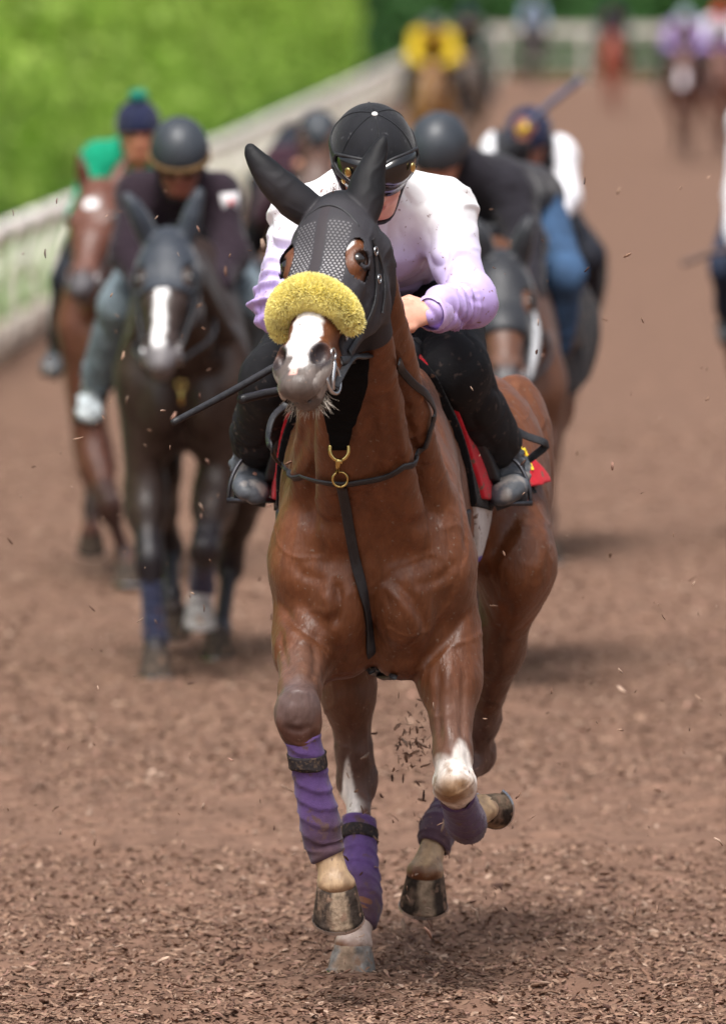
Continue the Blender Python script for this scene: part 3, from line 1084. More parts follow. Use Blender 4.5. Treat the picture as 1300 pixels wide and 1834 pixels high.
def hood(F, H, hp, parent, off=.006, low=.350, material=None, name='hood', holes=True):
    pl = np.asarray(hp(0, 0, 0))
    X, Y, Z = F.pts()
    x, y, z = X - pl[0], Y - pl[1], Z - pl[2]
    s = x * H[0][0] + y * H[0][1] + z * H[0][2]
    f = x * H[1][0] + y * H[1][1] + z * H[1][2]
    l = x * H[2][0] + y * H[2][1] + z * H[2][2]
    earz = (l < .05) & (np.abs(s) < .30) & (f > -.21 - .6 * l) & (f < .15)
    reg = np.maximum(np.maximum(l - (low + 1.0 * np.clip(-.055 - f, 0, .085)), -.34 - f), np.maximum(np.abs(s) - .16, -.035 - l - .45 * f))
    reg = np.where(earz, -1.0, reg)
    arr = np.maximum(F.a - off, reg)
    if holes:
        ase = np.abs(s)
        hole = .03 * (np.sqrt(((ase - .082) / .030) ** 2 + ((f + .040) / .047) ** 2 + ((l - .195 - .5 * np.maximum(0, -.03 - f)) / .062) ** 2) - 1)
        arr = np.maximum(arr, -hole)
    V, Q = F.mesh(arr.astype(np.float32))
    hv = (V - pl) @ H.T
    n_ = noise3(hv * [1, 1, .5], 16, 61, 2)
    V = V + vnormals(V, Q) * (.0016 * np.clip(1 - 4 * np.abs(n_), 0, 1) * sstep(np.abs(hv[:, 0]), .05, .09) + .0008 * noise3(hv, 28, 62, 2))[:, None]
    reg = ((hv[:, 2] > .105) & (hv[:, 2] < .36) & (np.abs(hv[:, 0]) > .016) & (np.abs(hv[:, 0]) < .070) & (hv[:, 1] > -.06)).astype(float)
    reg = reg * np.clip((hv[:, 2] - .12) * 8, .35, 1)
    uv = np.stack([hv[:, 0], hv[:, 2], reg], 1)
    col = np.tile(np.array(srgb(54, 52, 56)), (len(V), 1))
    eb = (1 - sstep(hv[:, 2], -.02, .06))[:, None]
    col = col * (1 - eb) + np.array(srgb(20, 20, 23)) * eb
    seam = (1 - sstep(np.abs(hv[:, 0]), .010, .014))[:, None] * (hv[:, 2] > .05)[:, None] * (hv[:, 1] > -.06)[:, None]
    col = col * (1 - .3 * seam) + np.array(srgb(58, 44, 46)) * .3 * seam
    return mesh_obj(name, V, Q, material, parent, col=col, extra={'hood_uv': uv})


m_hood = hood_mat()
pA = np.asarray(poll)
FH_, _, _ = horse_field(dict(main_spec, res=.0030, clip=(pA + [-.30, -.42, -.42], pA + [.24, .26, .22])))
hood_o = hood(FH_, HM, hpM, horse, material=m_hood)
# ridge seam between ear covers and forehead panel
ps = []
for s in np.linspace(-.082, .082, 30):
    l = .075 + .055 * (s / .082) ** 2 - .02
    o_ = hpM(s, .25, l)
    loc, nor, i, dd = bvh.ray_cast(Vector(o_ + TM), Vector(-HM[1]))
    if loc is not None:
        ps.append(np.array(loc) - TM + np.array(-HM[1]) * -.0065)
V, Fc = tube_geo(resample(ps, 40), .0035, 8)
mesh_obj('brow_seam', V, Fc, m_leather, hood_o)
# forelock wisps at the poll
ws = []
for i in range(22):
    b0 = hpM(RNG.normal(0, .016), -.01 + RNG.normal(0, .008), -.002 + RNG.normal(0, .006))
    tp = b0 + HM[2] * -RNG.uniform(.006, .018) + HM[0] * RNG.normal(0, .010) + HM[1] * RNG.uniform(.0, .02)
    ws.append(tube_geo([b0, lerp(b0, tp, .5) + HM[1] * .004, tp], [.0006, .0005, .0002], 4))
mesh_obj('forelock', *merge(*ws), mat('forelock_hair', srgb(126, 98, 90), rough=.6, var=.2), horse)

# noseband roll
nb = [hpM(-.090, -.066, .372), hpM(-.080, -.028, .358), hpM(-.050, .008, .345), hpM(0, .022, .335), hpM(.050, .008, .345), hpM(.080, -.028, .358), hpM(.090, -.066, .372)]
core, (HV, HT_) = fleece_geo(nb, [.030, .038, .042, .044, .042, .038, .030], 34000, ln=(.004, .010))
fl = mesh_obj('noseband_roll', *core, m_fleece, horse)
o_ = mesh_obj('fleece', HV, HT_, m_fleece, fl, kind='stuff')

# ------------------------------------------------------------------ bridle, martingale, breastplate of the leading horse
hvf = (np.array([v.co[:] for v in body.data.vertices]) - np.asarray(poll)) @ HM.T
BV = np.empty(len(body.data.vertices) * 3, dtype=np.float32)
body.data.vertices.foreach_get('co', BV)
BV = BV.reshape(-1, 3).astype(float)
BQ = np.empty(len(body.data.loops), dtype=np.int32)
body.data.loops.foreach_get('vertex_index', BQ)
BQ = BQ.reshape(-1, 4)
inhead = (hvf[:, 2] > .0) & (hvf[:, 2] < .7) & (hvf[:, 1] > -.235) & (np.abs(hvf[:, 0]) < .15)
keep = ~inhead[BQ].any(1)
bvh_neck = BVHTree.FromPolygons([Vector(map(float, v)) for v in (BV + TM)], BQ[keep].tolist())

bridle = mesh_obj('bridle', *ring_geo(hpM(.064, -.082, .528), HM[0] + .1 * HM[1], .036, .0042, 30), m_steel, horse)
mesh_obj('bit_ring', *ring_geo(hpM(-.064, -.082, .528), HM[0] - .1 * HM[1], .036, .0042, 30), m_steel, bridle)
mesh_obj('mouthpiece', *tube_geo([hpM(-.066, -.074, .515), hpM(0, -.082, .52), hpM(.066, -.074, .515)], .007, 8), m_steel, bridle)
mesh_obj('bit_cheek', *merge(tube_geo([hpM(.063, -.055, .478), hpM(.068, -.062, .50), hpM(.066, -.072, .53), hpM(.068, -.085, .56)], [.004, .007, .006, .004], 8),
                             ring_geo(hpM(.069, -.045, .482), HM[0], .013, .0032, 16)), m_steel, bridle)
strap([(664, 452), (668, 500), (664, 545), (645, 590), (618, 634)], .016, .004, m_leather, bridle, 'cheek_strap', off=.008)
strap([(660, 430), (676, 480), (682, 520), (676, 560)], .012, .004, m_leather, bridle, 'cheek_strap', off=.010)
strap([(498, 500), (494, 545), (497, 600)], .014, .004, m_leather, bridle, 'cheek_strap', off=.008)
strap([(604, 648), (618, 645), (634, 640)], .02, .005, m_leather, bridle, 'noseband_strap', off=.008, n=20)
for px_, py_ in ((663, 450), (669, 500), (611, 600)):
    r_ = hit(px_, py_, .015)
    if r_:
        mesh_obj('buckle', *ring_geo(r_[0], r_[1], .010, .0022, 12, 6), m_steel, bridle)
# reins: bit -> running ring -> hand
for sg, pts in ((1, [hpM(.068, -.09, .55), PM(628, 644, -.78), PM(650, 640, -.62), PM(672, 634, -.40), PM(695, 622, -.18), PM(712, 606, .02)]),
                (-1, [hpM(-.068, -.09, .55), PM(505, 690, -.70), PM(530, 660, -.40), PM(560, 630, -.15), PM(590, 605, .05)])):
    rp = resample(pts, 40)
    nn = np.tile(np.array([.25 * sg, -.75, .55]), (40, 1))
    mesh_obj('rein', *ribbon_geo(rp, nn, np.interp(np.linspace(0, 1, 40), [0, .55, .7, 1], [.017, .018, .027, .027]), .006), m_leather, bridle)
mesh_obj('running_ring', *ring_geo(PM(668, 640, -.42), (.9, -.35, .2), .021, .0035, 26), m_brass, bridle)
# chin whiskers
ws = []
for i in range(150):
    a_ = RNG.uniform(-1, 1)
    b0 = hpM(.045 * a_, -.118 + .02 * a_ * a_ + RNG.normal(0, .004), RNG.uniform(.535, .59))
    tp = b0 + HM[0] * (a_ * .02 + RNG.normal(0, .01)) + HM[2] * RNG.uniform(.012, .032) - HM[1] * RNG.uniform(.005, .022)
    ws.append(tube_geo([b0, lerp(b0, tp, .5), tp], [.0007, .0006, .0002], 3))
mesh_obj('chin_hair', *merge(*ws), mat('whisker', srgb(196, 186, 172), rough=.6, var=.2), horse)

# martingale bib: thick black felt hanging on the front of the neck
rows, cols = 26, 10
G = np.zeros((rows, cols, 3))
for i in range(rows):
    t = i / (rows - 1)
    xl, xr, yy = 556 + 40 * t ** .8, 664 - 42 * t ** 1.15, 632 + 168 * t
    for j in range(cols):
        u = j / (cols - 1)
        r_ = hit(xl + (xr - xl) * u, yy, .014, bvh_neck)
        G[i, j] = r_[0] if r_ else np.nan
for j in range(cols):
    for ax_ in range(3):
        q = G[:, j, ax_]
        ok = ~np.isnan(q)
        G[:, j, ax_] = np.interp(np.arange(rows), np.arange(rows)[ok], q[ok])
for _ in range(8):
    G[1:-1, 1:-1] = (G[:-2, 1:-1] + G[2:, 1:-1] + G[1:-1, :-2] + G[1:-1, 2:]) / 4
G[:, :, 1] += .0035 * np.sin(np.arange(rows) * 1.9)[:, None] * .5
back = G + np.array([0, .012, -.002])
VV = np.concatenate([G.reshape(-1, 3), back.reshape(-1, 3)])
n_ = rows * cols
FF = []
for i in range(rows - 1):
    for j in range(cols - 1):
        a = i * cols + j
        FF.append([a, a + cols, a + cols + 1, a + 1])
        FF.append([n_ + a, n_ + a + 1, n_ + a + cols + 1, n_ + a + cols])
edge = [(i * cols, (i + 1) * cols) for i in range(rows - 1)] + [((rows - 1) * cols + j, (rows - 1) * cols + j + 1) for j in range(cols - 1)] \
    + [((i + 1) * cols - 1 + cols, (i + 1) * cols - 1) for i in range(rows - 1)] + [(j + 1, j) for j in range(cols - 1)]
FF += [[a, n_ + a, n_ + b, b] for a, b in edge]
mart = mesh_obj('martingale_bib', VV, FF, m_felt, horse)
ba = (G[-1, 0] + G[-1, -1]) / 2
pr = hit(610, 852, .016)[0]
dwn = nrm(pr - ba)
mesh_obj('snap_hook', *merge(tube_geo(resample([ba + np.array([-.022, -.004, .012]), ba + np.array([-.022, -.006, -.008]), ba + np.array([-.012, -.006, -.022]), ba + np.array([0, -.006, -.026]),
                                                 ba + np.array([.012, -.006, -.022]), ba + np.array([.022, -.006, -.008]), ba + np.array([.022, -.004, .012])], 24), .0048, 8),
                             tube_geo([ba + np.array([0, -.006, -.022]), ba + np.array([0, -.006, -.034])], .0095, 10),
                             tube_geo([ba + np.array([-.003, -.006, -.03]), pr + np.array([-.003, -.004, .018])], [.0062, .0045], 8)), m_brass, mart)
mesh_obj('breast_ring', *ring_geo(pr + np.array([.004, 0, .0]), (0, -1, -.1), .0185, .003, 26), m_brass, mart)
# breastplate yoke: loose loop on the off side, lying on the shoulder on the near side
yk = []
for q in [(512, 726, .16), (490, 748, .10), (482, 782, .05), (489, 808, .0), (510, 832), (545, 850), (580, 860), (612, 863), (650, 859), (690, 850), (722, 833), (750, 803), (766, 768), (770, 745)]:
    if len(q) == 3:
        yk.append((PM(*q), np.array([-.3, -.95, .1])))
    else:
        r_ = hit(q[0], q[1], .007)
        if r_:
            yk.append(r_)
yp = resample([a for a, b in yk], 90)
yn = resample([b for a, b in yk], 90)
for i_ in range(90):                                # lift the strap clear of the skin wherever the curve cuts into it
    if i_ > 22:
        lc, nc, _i, _d = bvh.find_nearest(Vector(map(float, yp[i_] + TM)))
        dv_ = (Vector(map(float, yp[i_] + TM)) - lc).dot(nc)
        if dv_ < .005:
            yp[i_] = yp[i_] + np.array(nc) * (.005 - dv_)
yoke = mesh_obj('breastplate_strap', *ribbon_geo(yp, yn, .0175, .006), m_leather, horse)
strap([(613, 868), (622, 920), (634, 985), (646, 1050), (656, 1110), (662, 1165), (672, 1200), (684, 1216)], .026, .006, m_leather, yoke, 'girth_strap', off=.003)
strap([(662, 1195), (684, 1214), (706, 1205)], .02, .012, m_leather, yoke, 'strap_end', off=.003, n=16)
# yoke continues up to the saddle on the near side
strap([(770, 752), (772, 735), (757, 705), (738, 685), (718, 660), (708, 646)], .02, .005, m_leather, yoke, 'shoulder_strap', off=.006, n=30)

# ------------------------------------------------------------------ saddle and cloths
m_cloth = mat('saddle_fabric', attr=True, rough=.9, spec=.15, var=.12, vscale=40, bump=.4, bscale=600, sheen=.1, dirt=(srgb(110, 86, 74), .15, 40))
bendM = main_spec['bend']
cyx = lambda Y: bendM * np.maximum(Y - .45, 0) ** 2
frontz = lambda Z: .40 + np.clip(1.55 - Z, 0, .6) * .62


def cond_cloth(y0, y1, zl, rnd=0.0):
    return lambda X, Y, Z: np.maximum(np.maximum(frontz(Z) + y0 - Y, Y - y1 - .8 * np.clip(1.45 - Z, 0, .2)), zl + rnd * np.abs(Y - .8) - Z) + 0 * X


cl = thing('saddle_cloth', TM + np.array([.05, .75, 1.56]), 'red and black saddle cloth on the hooded bay racehorse', 'saddle cloth')
CO = np.array([.05, .75, 1.56])


def shell_at(F, off, cond, parent, name, material, colf=None, origin=CO, crop=None):
    X, Y, Z = F.pts()
    sx = slice(None)
    i0 = max(0, int((.30 - F.lo[1]) / F.h))
    i1 = min(F.n[1], int((1.45 - F.lo[1]) / F.h))
    k0 = max(0, int((.72 - F.lo[2]) / F.h))
    k1 = min(F.n[2], int((1.75 - F.lo[2]) / F.h))
    arr = np.maximum(F.a[:, i0:i1, k0:k1] - off, cond(X, Y[:, i0:i1], Z[:, :, k0:k1])).astype(np.float32)
    G2 = Field.__new__(Field)
    G2.h, G2.lo, G2.n = F.h, F.lo + np.array([0, i0 * F.h, k0 * F.h]), np.array(arr.shape)
    V, Q = G2.mesh(arr)
    cc = None if colf is None else colf(V)
    o = mesh_obj(name, V - origin, Q, material, parent, col=cc)
    return o, V, Q


REDC, BLK = np.array(srgb(196, 40, 52)), np.array(srgb(20, 20, 23))


def colpad(V):
    return np.tile(BLK, (len(V), 1))


def coltowel(V):
    k = sstep(V[:, 2] + .006 * noise3(V, 30, 2), 1.065, 1.07)[:, None]
    return np.array(srgb(96, 70, 150)) * (1 - k) + np.array(srgb(196, 192, 190)) * k


shell_at(FM, .010, cond_cloth(.015, .74, 1.05, .0), cl, 'towel', m_cloth, coltowel)
shell_at(FM, .017, cond_cloth(.0, .90, 1.18, .12), cl, 'pad', m_cloth, colpad)
ro, RV, RQ = shell_at(FM, .026, cond_cloth(.050, .97, 1.205, .10), cl, 'cover', m_cloth, lambda V: np.tile(REDC, (len(V), 1)))
bvh_red = BVHTree.FromPolygons([Vector(map(float, v)) for v in (RV + TM)], RQ.tolist())
m_yel = mat('yellow_print', srgb(244, 214, 60), rough=.7, spec=.2, var=.08)
for k, line in enumerate([[(926, 788), (937, 820)], [(931, 778), (946, 812)], [(938, 806), (952, 842)], [(928, 812), (946, 800)]]):
    pts, nn = [], []
    for a, b in resample([(*q, 0) for q in line], 8)[:, :2]:
        r_ = hit(a, b, .002, bvh_red)
        if r_:
            pts.append(r_[0])
            nn.append(r_[1])
    if len(pts) > 3:
        mesh_obj('emblem', np.array(ribbon_geo(pts, nn, .008, .003)[0]) - CO, ribbon_geo(pts, nn, .008, .003)[1], m_yel, ro)

SO = np.array([.05, .70, 1.60])
sad = thing('saddle', TM + SO, 'small black racing saddle with short stirrups under the lilac-sleeved jockey', 'saddle')
for s in (-1, 1):
    fr_ = cond_cloth(.135, .85, 1.24, .30)
    shell_at(FM, .046, lambda X, Y, Z: np.maximum(fr_(X, Y, Z), .02 - s * (X - cyx(Y))), sad, 'flap', m_leather, origin=SO)
SF = Field((-.3, .35, 1.4), (.5, 1.25, 1.85), .008)
SF.chain([(.02, .46, 1.60), (.04, .60, 1.59), (.06, .80, 1.56), (.085, 1.0, 1.60)], [(.10, .06), (.10, .05), (.13, .045), (.15, .05)], (1, 0, 0), .04)
V, Q = SF.mesh()
mesh_obj('seat', V - SO, Q, m_leather, sad)
shell_at(FM, .007, lambda X, Y, Z: np.maximum(np.abs(Y - .50) - .055, Z - 1.2) + 0 * X, sad, 'girth', m_leather, origin=SO)

# ------------------------------------------------------------------ riders
m_iron = mat('dark_iron', (.10, .10, .11), rough=.4, metal=1.0, var=.2)
m_skin = mat('skin', attr=True, rough=.5, spec=.35, var=.10, vscale=50, bump=.12, bscale=350, sss=.12)
m_boot = mat('boot_leather', srgb(78, 82, 88), rough=.52, spec=.45, var=.45, vscale=22, bump=.5, bscale=45, dirt=(srgb(138, 132, 128), .35, 16))


def head_prims(F, c, M, sc=1.0):
    X, f, u = M
    p = lambda a, b, d: np.asarray(c) + sc * (a * X + b * f + d * u)
    e = lambda a, b, d, r, k=.02, op='add': F.ell(p(a, b, d), np.array(r) * sc, M, k, op)
    e(0, -.012, .03, (.077, .098, .092))
    e(0, .035, -.045, (.060, .060, .082), .03)
    e(0, .052, -.105, (.036, .036, .030), .03)
    for s in (-1, 1):
        F.cone(p(.055 * s, .0, -.06), p(.025 * s, .062, -.108), .022 * sc, .020 * sc, .025)
        e(.034 * s, .072, -.048, (.024, .018, .018), .02)
        e(.078 * s, -.010, -.02, (.011, .020, .030), .008)
        e(.033 * s, .094, -.008, (.018, .012, .011), .012, 'sub')
    e(0, .086, .014, (.05, .014, .012), .02)
    F.cone(p(0, .092, -.002), p(0, .112, -.040), .009 * sc, .012 * sc, .014)
    for s in (-1, 1):
        e(.011 * s, .100, -.043, (.009, .010, .008), .008)
    e(0, .090, -.072, (.024, .010, .0065), .006)
    e(0, .086, -.084, (.021, .010, .007), .006)
    F.cone(p(-.022, .098, -.077), p(.022, .098, -.077), .0025, .0025, .004, 'sub')
    F.cone(p(0, -.02, -.05), p(0, -.045, -.16), .055 * sc, .058 * sc, .03)


def hand_prims(F, wr, d, b, s):
    """closed fist: palm, four fingers with two bends, thumb from the side; d along the hand, b out of the back of it, s = side of the thumb"""
    d = nrm(d)
    b = np.asarray(b, float)
    b = nrm(b - d * (b @ d))
    sd_ = np.cross(d, b) * s
    p = lambda a, q, e: np.asarray(wr) + a * d + q * sd_ + e * b
    F.ecap(p(.02, 0, 0), p(.078, 0, .002), (.028, .018), (.040, .016), sd_, .012)
    for i, (q, L_) in enumerate(((.031, .92), (.0105, 1.0), (-.0105, .95), (-.031, .80))):
        k0, k1 = p(.080 + .004 * L_, q, .004), p(.080 + .026 * L_, q * .96, -.020)
        k2, k3 = p(.072 + .018 * L_, q * .94, -.046), p(.050, q * .92, -.040)
        F.cone(p(.060, q, .004), k0, .009, .0108, .006)
        F.cone(k0, k1, .0108, .0098, .003)
        F.cone(k1, k2, .0098, .0088, .003)
        F.cone(k2, k3, .0088, .0078, .003)
    t0, t1, t2, t3 = p(.022, .026, -.008), p(.05, .046, -.018), p(.082, .044, -.030), p(.098, .026, -.038)
    F.cone(t0, t1, .015, .0118, .01)
    F.cone(t1, t2, .0115, .0100, .004)
    F.cone(t2, t3, .0100, .0085, .004)


def bounds(pts, pad):
    pts = np.array(pts)
    return pts.min(0) - pad, pts.max(0) + pad


def wrinkle(V, Q, segs, amp=.005, seed=0, base=.003):
    """cloth folds: a few uneven creases that bunch near the bends of each limb plus broad drapes"""
    N_ = vnormals(V, Q)
    W_ = V + .03 * np.stack([noise3(V, 7, seed + 7 + i, 2) for i in range(3)], 1)
    d = base * noise3(W_ * np.array([1, 1, .55]), 9, seed, 2) - base * 1.3 * np.clip(1 - 3 * np.abs(noise3(W_ * np.array([1.2, 1, .6]), 8, seed + 1, 2)), 0, 1)
    for a, b, ta, wv in segs:
        a, b = np.asarray(a), np.asarray(b)
        ab = b - a
        L_ = np.linalg.norm(ab)
        t = ((V - a) @ ab) / L_ ** 2
        dist = np.linalg.norm(V - a - np.clip(t, 0, 1)[:, None] * ab, axis=1)
        w_ = (1 - sstep(dist, .09, .14)) * np.exp(-((t - ta) / .34) ** 2)
        ax_ = ab / L_
        e1 = nrm(np.cross(ax_, (.3, .2, .93)))
        e2 = np.cross(ax_, e1)
        th = np.arctan2((V - a) @ e2, (V - a) @ e1)
        md = np.clip(.35 + 1.1 * noise3(V, 6, seed + 9, 2), 0, 1.2)
        for tw_, sg in ((1.0, 1), (-2.0, 2)):
            ph = t * L_ / wv * 3.14 + tw_ * th * .5 + 1.5 * noise3(V, 7, seed + 3 + sg, 2)
            d = d + amp * .7 * w_ * md * (np.abs(np.cos(ph)) ** 7 - .25)
    return V + N_ * d[:, None]


def make_rider(sp):
    J = {k: np.asarray(v, float) for k, v in sp['j'].items()}
    O = J['pelvis'].copy()
    J = {k: v - O for k, v in J.items()}
    h = sp['res']
    root = thing('person', O + np.asarray(sp.get('T', (0, 0, 0))), sp['label'], 'person', sp.get('group'))
    fd, ud = nrm(sp['face']), np.asarray(sp['up'], float)
    ud = nrm(ud - fd * (ud @ fd))
    M = np.stack([np.cross(ud, fd), fd, ud])
    hc = J['head']
    hs_ = sp.get('hs', 1.0)
    hp_ = lambda a, b, d: hc + hs_ * (a * M[0] + b * M[1] + d * M[2])
    X1 = np.array([1.0, 0, 0])
    # the body itself
    lo, hi = bounds(list(J.values()), .22)
    F = Field(lo, hi, h)
    tor = nrm(J['chest'] - J['pelvis'])
    F.ecap(J['pelvis'], J['chest'], (.12, .085), (.14, .09), X1, .04)
    F.ecap(J['chest'], J['neck'], (.13, .08), (.06, .055), X1, .05)
    head_prims(F, hc, M, hs_)
    F.cone(J['neck'], hc + M[2] * -.09 - M[1] * .03, .058, .055, .04)
    for s in 'lr':
        F.cone(J['neck'], J['sh' + s], .06, .055, .04)
        F.cone(J['sh' + s], J['el' + s], .050, .040, .02)
        F.cone(J['el' + s], J['wr' + s], .040, .027, .02)
        hd = sp['hand' + s]
        hand_prims(F, J['wr' + s], hd[0], hd[1], 1 if s == 'l' else -1)
        F.ell(J['pelvis'] + (np.array([.065, 0, -.01]) if s == 'l' else np.array([-.065, 0, -.01])), (.08, .08, .08), None, .04)
        F.cone(J['hip' + s], J['kn' + s], .075, .052, .03)
        F.cone(J['kn' + s], J['an' + s], .050, .024, .03)
        F.cone(J['an' + s], lerp(J['an' + s], J['to' + s], .6), .022, .014, .02)
    V, Q = F.mesh()
    sk = np.tile(np.array(sp.get('skin', srgb(214, 160, 134))), (len(V), 1))
    hv = (V - hc) / hs_ @ M.T
    lipw = (1 - sstep(np.linalg.norm((hv - [0, .096, -.077]) / (.026, .02, .014), axis=1), .7, 1))[:, None] * .6
    sk = sk * (1 - lipw) + np.array(srgb(170, 96, 90)) * lipw
    bw = (1 - sstep(np.linalg.norm((np.abs(hv) * [1, 1, 1] - [.034, .095, .0]) / (.026, .03, .006) * 1.0, axis=1), .7, 1))[:, None] * .0
    mesh_obj('body', V, Q, m_skin, root, col=sk)
    for s in (-1, 1):
        mesh_obj('eye', *sphere_geo(hp_(.033 * s, .080, -.010), .0125 * hs_, M, 14, 8), m_eye, root)
    # helmet
    HF = Field(hc - .19, hc + .21, min(h, .007) if h < .01 else .010)
    Xg, Yg, Zg = HF.pts()
    x, y, z = Xg - hc[0], Yg - hc[1], Zg - hc[2]
    a_, b_, c_ = [(x * M[i][0] + y * M[i][1] + z * M[i][2]) / hs_ for i in range(3)]
    r_ = np.array([.108, .128, .122])
    q0 = np.sqrt((a_ / r_[0]) ** 2 + ((b_ + .008) / r_[1]) ** 2 + ((c_ - .022) / r_[2]) ** 2)
    el = (q0 - 1) * .115
    cut = -(c_ - (-.012 + .25 * np.clip(b_ - .03, 0, .1) - .55 * np.clip(-b_ - .0, 0, .09)))
    Vh, Qh = HF.mesh(np.maximum(np.maximum(el, cut), -(el + .012 + .0 * a_)).astype(np.float32))
    hel = mesh_obj('helmet', Vh, Qh, sp['m_helmet'], root)

    def onh(az, elv, off=0.0):
        """point of the helmet shell at an azimuth (0 = front, + = his left seen from the front) and elevation"""
        dv = np.array([math.sin(R(az)) * math.cos(R(elv)) * r_[0], math.cos(R(az)) * math.cos(R(elv)) * r_[1], math.sin(R(elv)) * r_[2]])
        nv = nrm(dv / r_ ** 2)
        dv = dv + np.array([0, -.008, .022]) + nv * off
        return hp_(*dv), nv @ M
    if sp.get('peakband'):
        pb = [onh(a, -9, .002) for a in range(-95, 96, 8)]
        mesh_obj('helmet_band', *ribbon_geo([p for p, n in pb], [n for p, n in pb], .022, .008), sp['peakband'], hel)
    if sp.get('seams'):
        for az in (0, 62, -62, 180, 118, -118):
            pb = [onh(az, e_, .0005) for e_ in range(-6, 88, 5)]
            mesh_obj('seam', *tube_geo([p for p, n in pb], .0016, 6), sp['m_helmet'], hel)
        p0, n0 = onh(0, 89, .001)
        mesh_obj('button', *sphere_geo(p0, (.008, .008, .004), M, 14, 6), mat('white_plastic', srgb(232, 230, 226), rough=.4, var=.03), hel)
    if sp.get('pompom'):
        p0, n0 = onh(0, 89, .02)
        core, (hv_, ht_) = fleece_geo([p0 - M[2] * .01, p0, p0 + M[2] * .012], [.022, .03, .022], 1500, ln=(.008, .02))
        pm = mesh_obj('pompom', *core, sp['pompom'], hel)
        mesh_obj('pompom_yarn', hv_, ht_, sp['pompom'], pm, kind='stuff')
    # goggles pushed up on the helmet, goggles over the eyes
    if sp.get('goggles'):
        gz = lambda t: .006 + .017 * np.clip((1 - (t / 68.0) ** 4), 0, 1)
        secs = []
        for az in np.linspace(-68, 68, 40):
            hgt = 15.5 * (1 - (abs(az) / 74) ** 3) + 2.0 - 4.5 * math.exp(-(az / 12) ** 2)
            off = .004 + .016 * (1 - (abs(az) / 69) ** 2)
            ring = [onh(az, 12 + hgt * 1.0, .001)[0], onh(az, 12 + hgt * .95, off * .7)[0], onh(az, 12 + hgt * .55, off)[0], onh(az, 12 - hgt * .55, off)[0],
                    onh(az, 12 - hgt * .95, off * .7)[0], onh(az, 12 - hgt, .001)[0]]
            secs.append(np.array(ring))
        gg = mesh_obj('goggles', *loft_geo(secs), mat('black_gloss', srgb(16, 16, 18), rough=.14, spec=.6, var=.2, coat=.5), root)
        fr_ = [onh(az, 12 + 15.5 * (1 - (abs(az) / 74) ** 3) + 2.4 - 4.5 * math.exp(-(az / 12) ** 2), .006)[0] for az in np.linspace(-70, 70, 40)]
        fr2 = [onh(az, 12 - 15.5 * (1 - (abs(az) / 74) ** 3) - 2.4, .006)[0] for az in np.linspace(70, -70, 40)]
        mesh_obj('goggle_rim', *tube_geo(np.array(fr_ + fr2), .0042, 8, closed=True), m_leather, gg)
        for az in (-40, 40):
            p0, n0 = onh(az, 12, .021)
            uu = nrm(np.cross(n0, M[0]))
            mesh_obj('rivet', *sphere_geo(p0, (.0095, .0135, .004), np.stack([np.cross(uu, n0), uu, n0]), 16, 6), m_brass, gg)
        pb = [onh(a, 12 - .02 * a * 0, .0015) for a in range(66, 296, 8)]
        mesh_obj('goggle_strap', *ribbon_geo([p for p, n in pb], [n for p, n in pb], .018, .003), m_leather, gg)
    if sp.get('goggles') or sp.get('eyegoggles'):
        mat('black_gloss', srgb(16, 16, 18), rough=.14, spec=.6, var=.2, coat=.5)
        secs = []
        for az in np.linspace(-62, 62, 26):
            ca, sa = math.cos(R(az)), math.sin(R(az))
            hh = .026 * (1 - (abs(az) / 80) ** 3) - .006 * math.exp(-(az / 14) ** 2)
            cpt = lambda rr, dz: hp_(rr * sa * .094, rr * ca * .118 - .012, -.014 + dz)
            secs.append(np.array([cpt(.92, hh), cpt(1.0, hh * .9), cpt(1.04, 0), cpt(1.0, -hh * .9), cpt(.92, -hh)]))
        g2 = mesh_obj('eye_goggles', *loft_geo(secs), MATS['black_gloss'], root)
        for az in (-58, 58):
            ca, sa = math.cos(R(az)), math.sin(R(az))
            p0 = hp_(sa * .094 * 1.04, ca * .118 * 1.04 - .012, -.014)
            n0 = nrm(sa * M[0] + ca * M[1])
            uu = M[2]
            mesh_obj('rivet', *sphere_geo(p0, (.008, .011, .003), np.stack([np.cross(uu, n0), uu, n0]), 16, 6), m_brass, g2)
    if sp.get('chinstrap', True):
        pts = [onh(78, -6, .0)[0], hp_(.075, .02, -.07), hp_(.04, .06, -.135), hp_(0, .07, -.145), hp_(-.04, .06, -.135), hp_(-.075, .02, -.07), onh(-78, -6, .0)[0]]
        pr_ = resample(pts, 30)
        mesh_obj('chin_strap', *tube_geo(pr_, .006, 8), m_leather, hel)
    # jacket
    lo, hi = bounds([J[k] for k in ('pelvis', 'chest', 'neck', 'shl', 'shr', 'ell', 'elr', 'wrl', 'wrr')], .17)
    hj = h * sp.get('jres', 1.15)
    F = Field(lo, hi, hj)
    tw = sp.get('torso', (.175, .135))
    F.ecap(J['pelvis'] - tor * .05, J['chest'], (tw[0] * .96, tw[1] * .95), tw, X1, .05)
    F.ecap(J['chest'], lerp(J['chest'], J['neck'], .75), tw, (.10, .085), X1, .06)
    sr = sp.get('sleeve', (.082, .074, .060))
    for s in 'lr':
        F.cone(lerp(J['neck'], J['chest'], .15), J['sh' + s], .085, .085, .06)
        F.ell(J['sh' + s], (.078, .078, .078), None, .05)
        F.cone(J['sh' + s], J['el' + s], sr[0], sr[1], .035)
        F.cone(J['el' + s], lerp(J['el' + s], J['wr' + s], .80), sr[1], sr[2], .03)
        F.cone(lerp(J['el' + s], J['wr' + s], .80), lerp(J['el' + s], J['wr' + s], .97), sr[2], .042, .02)
    F.cone(J['neck'], J['neck'] + nrm(J['head'] - J['neck']) * .05, .068, .062, .03)
    V, Q = F.mesh()
    segs = []
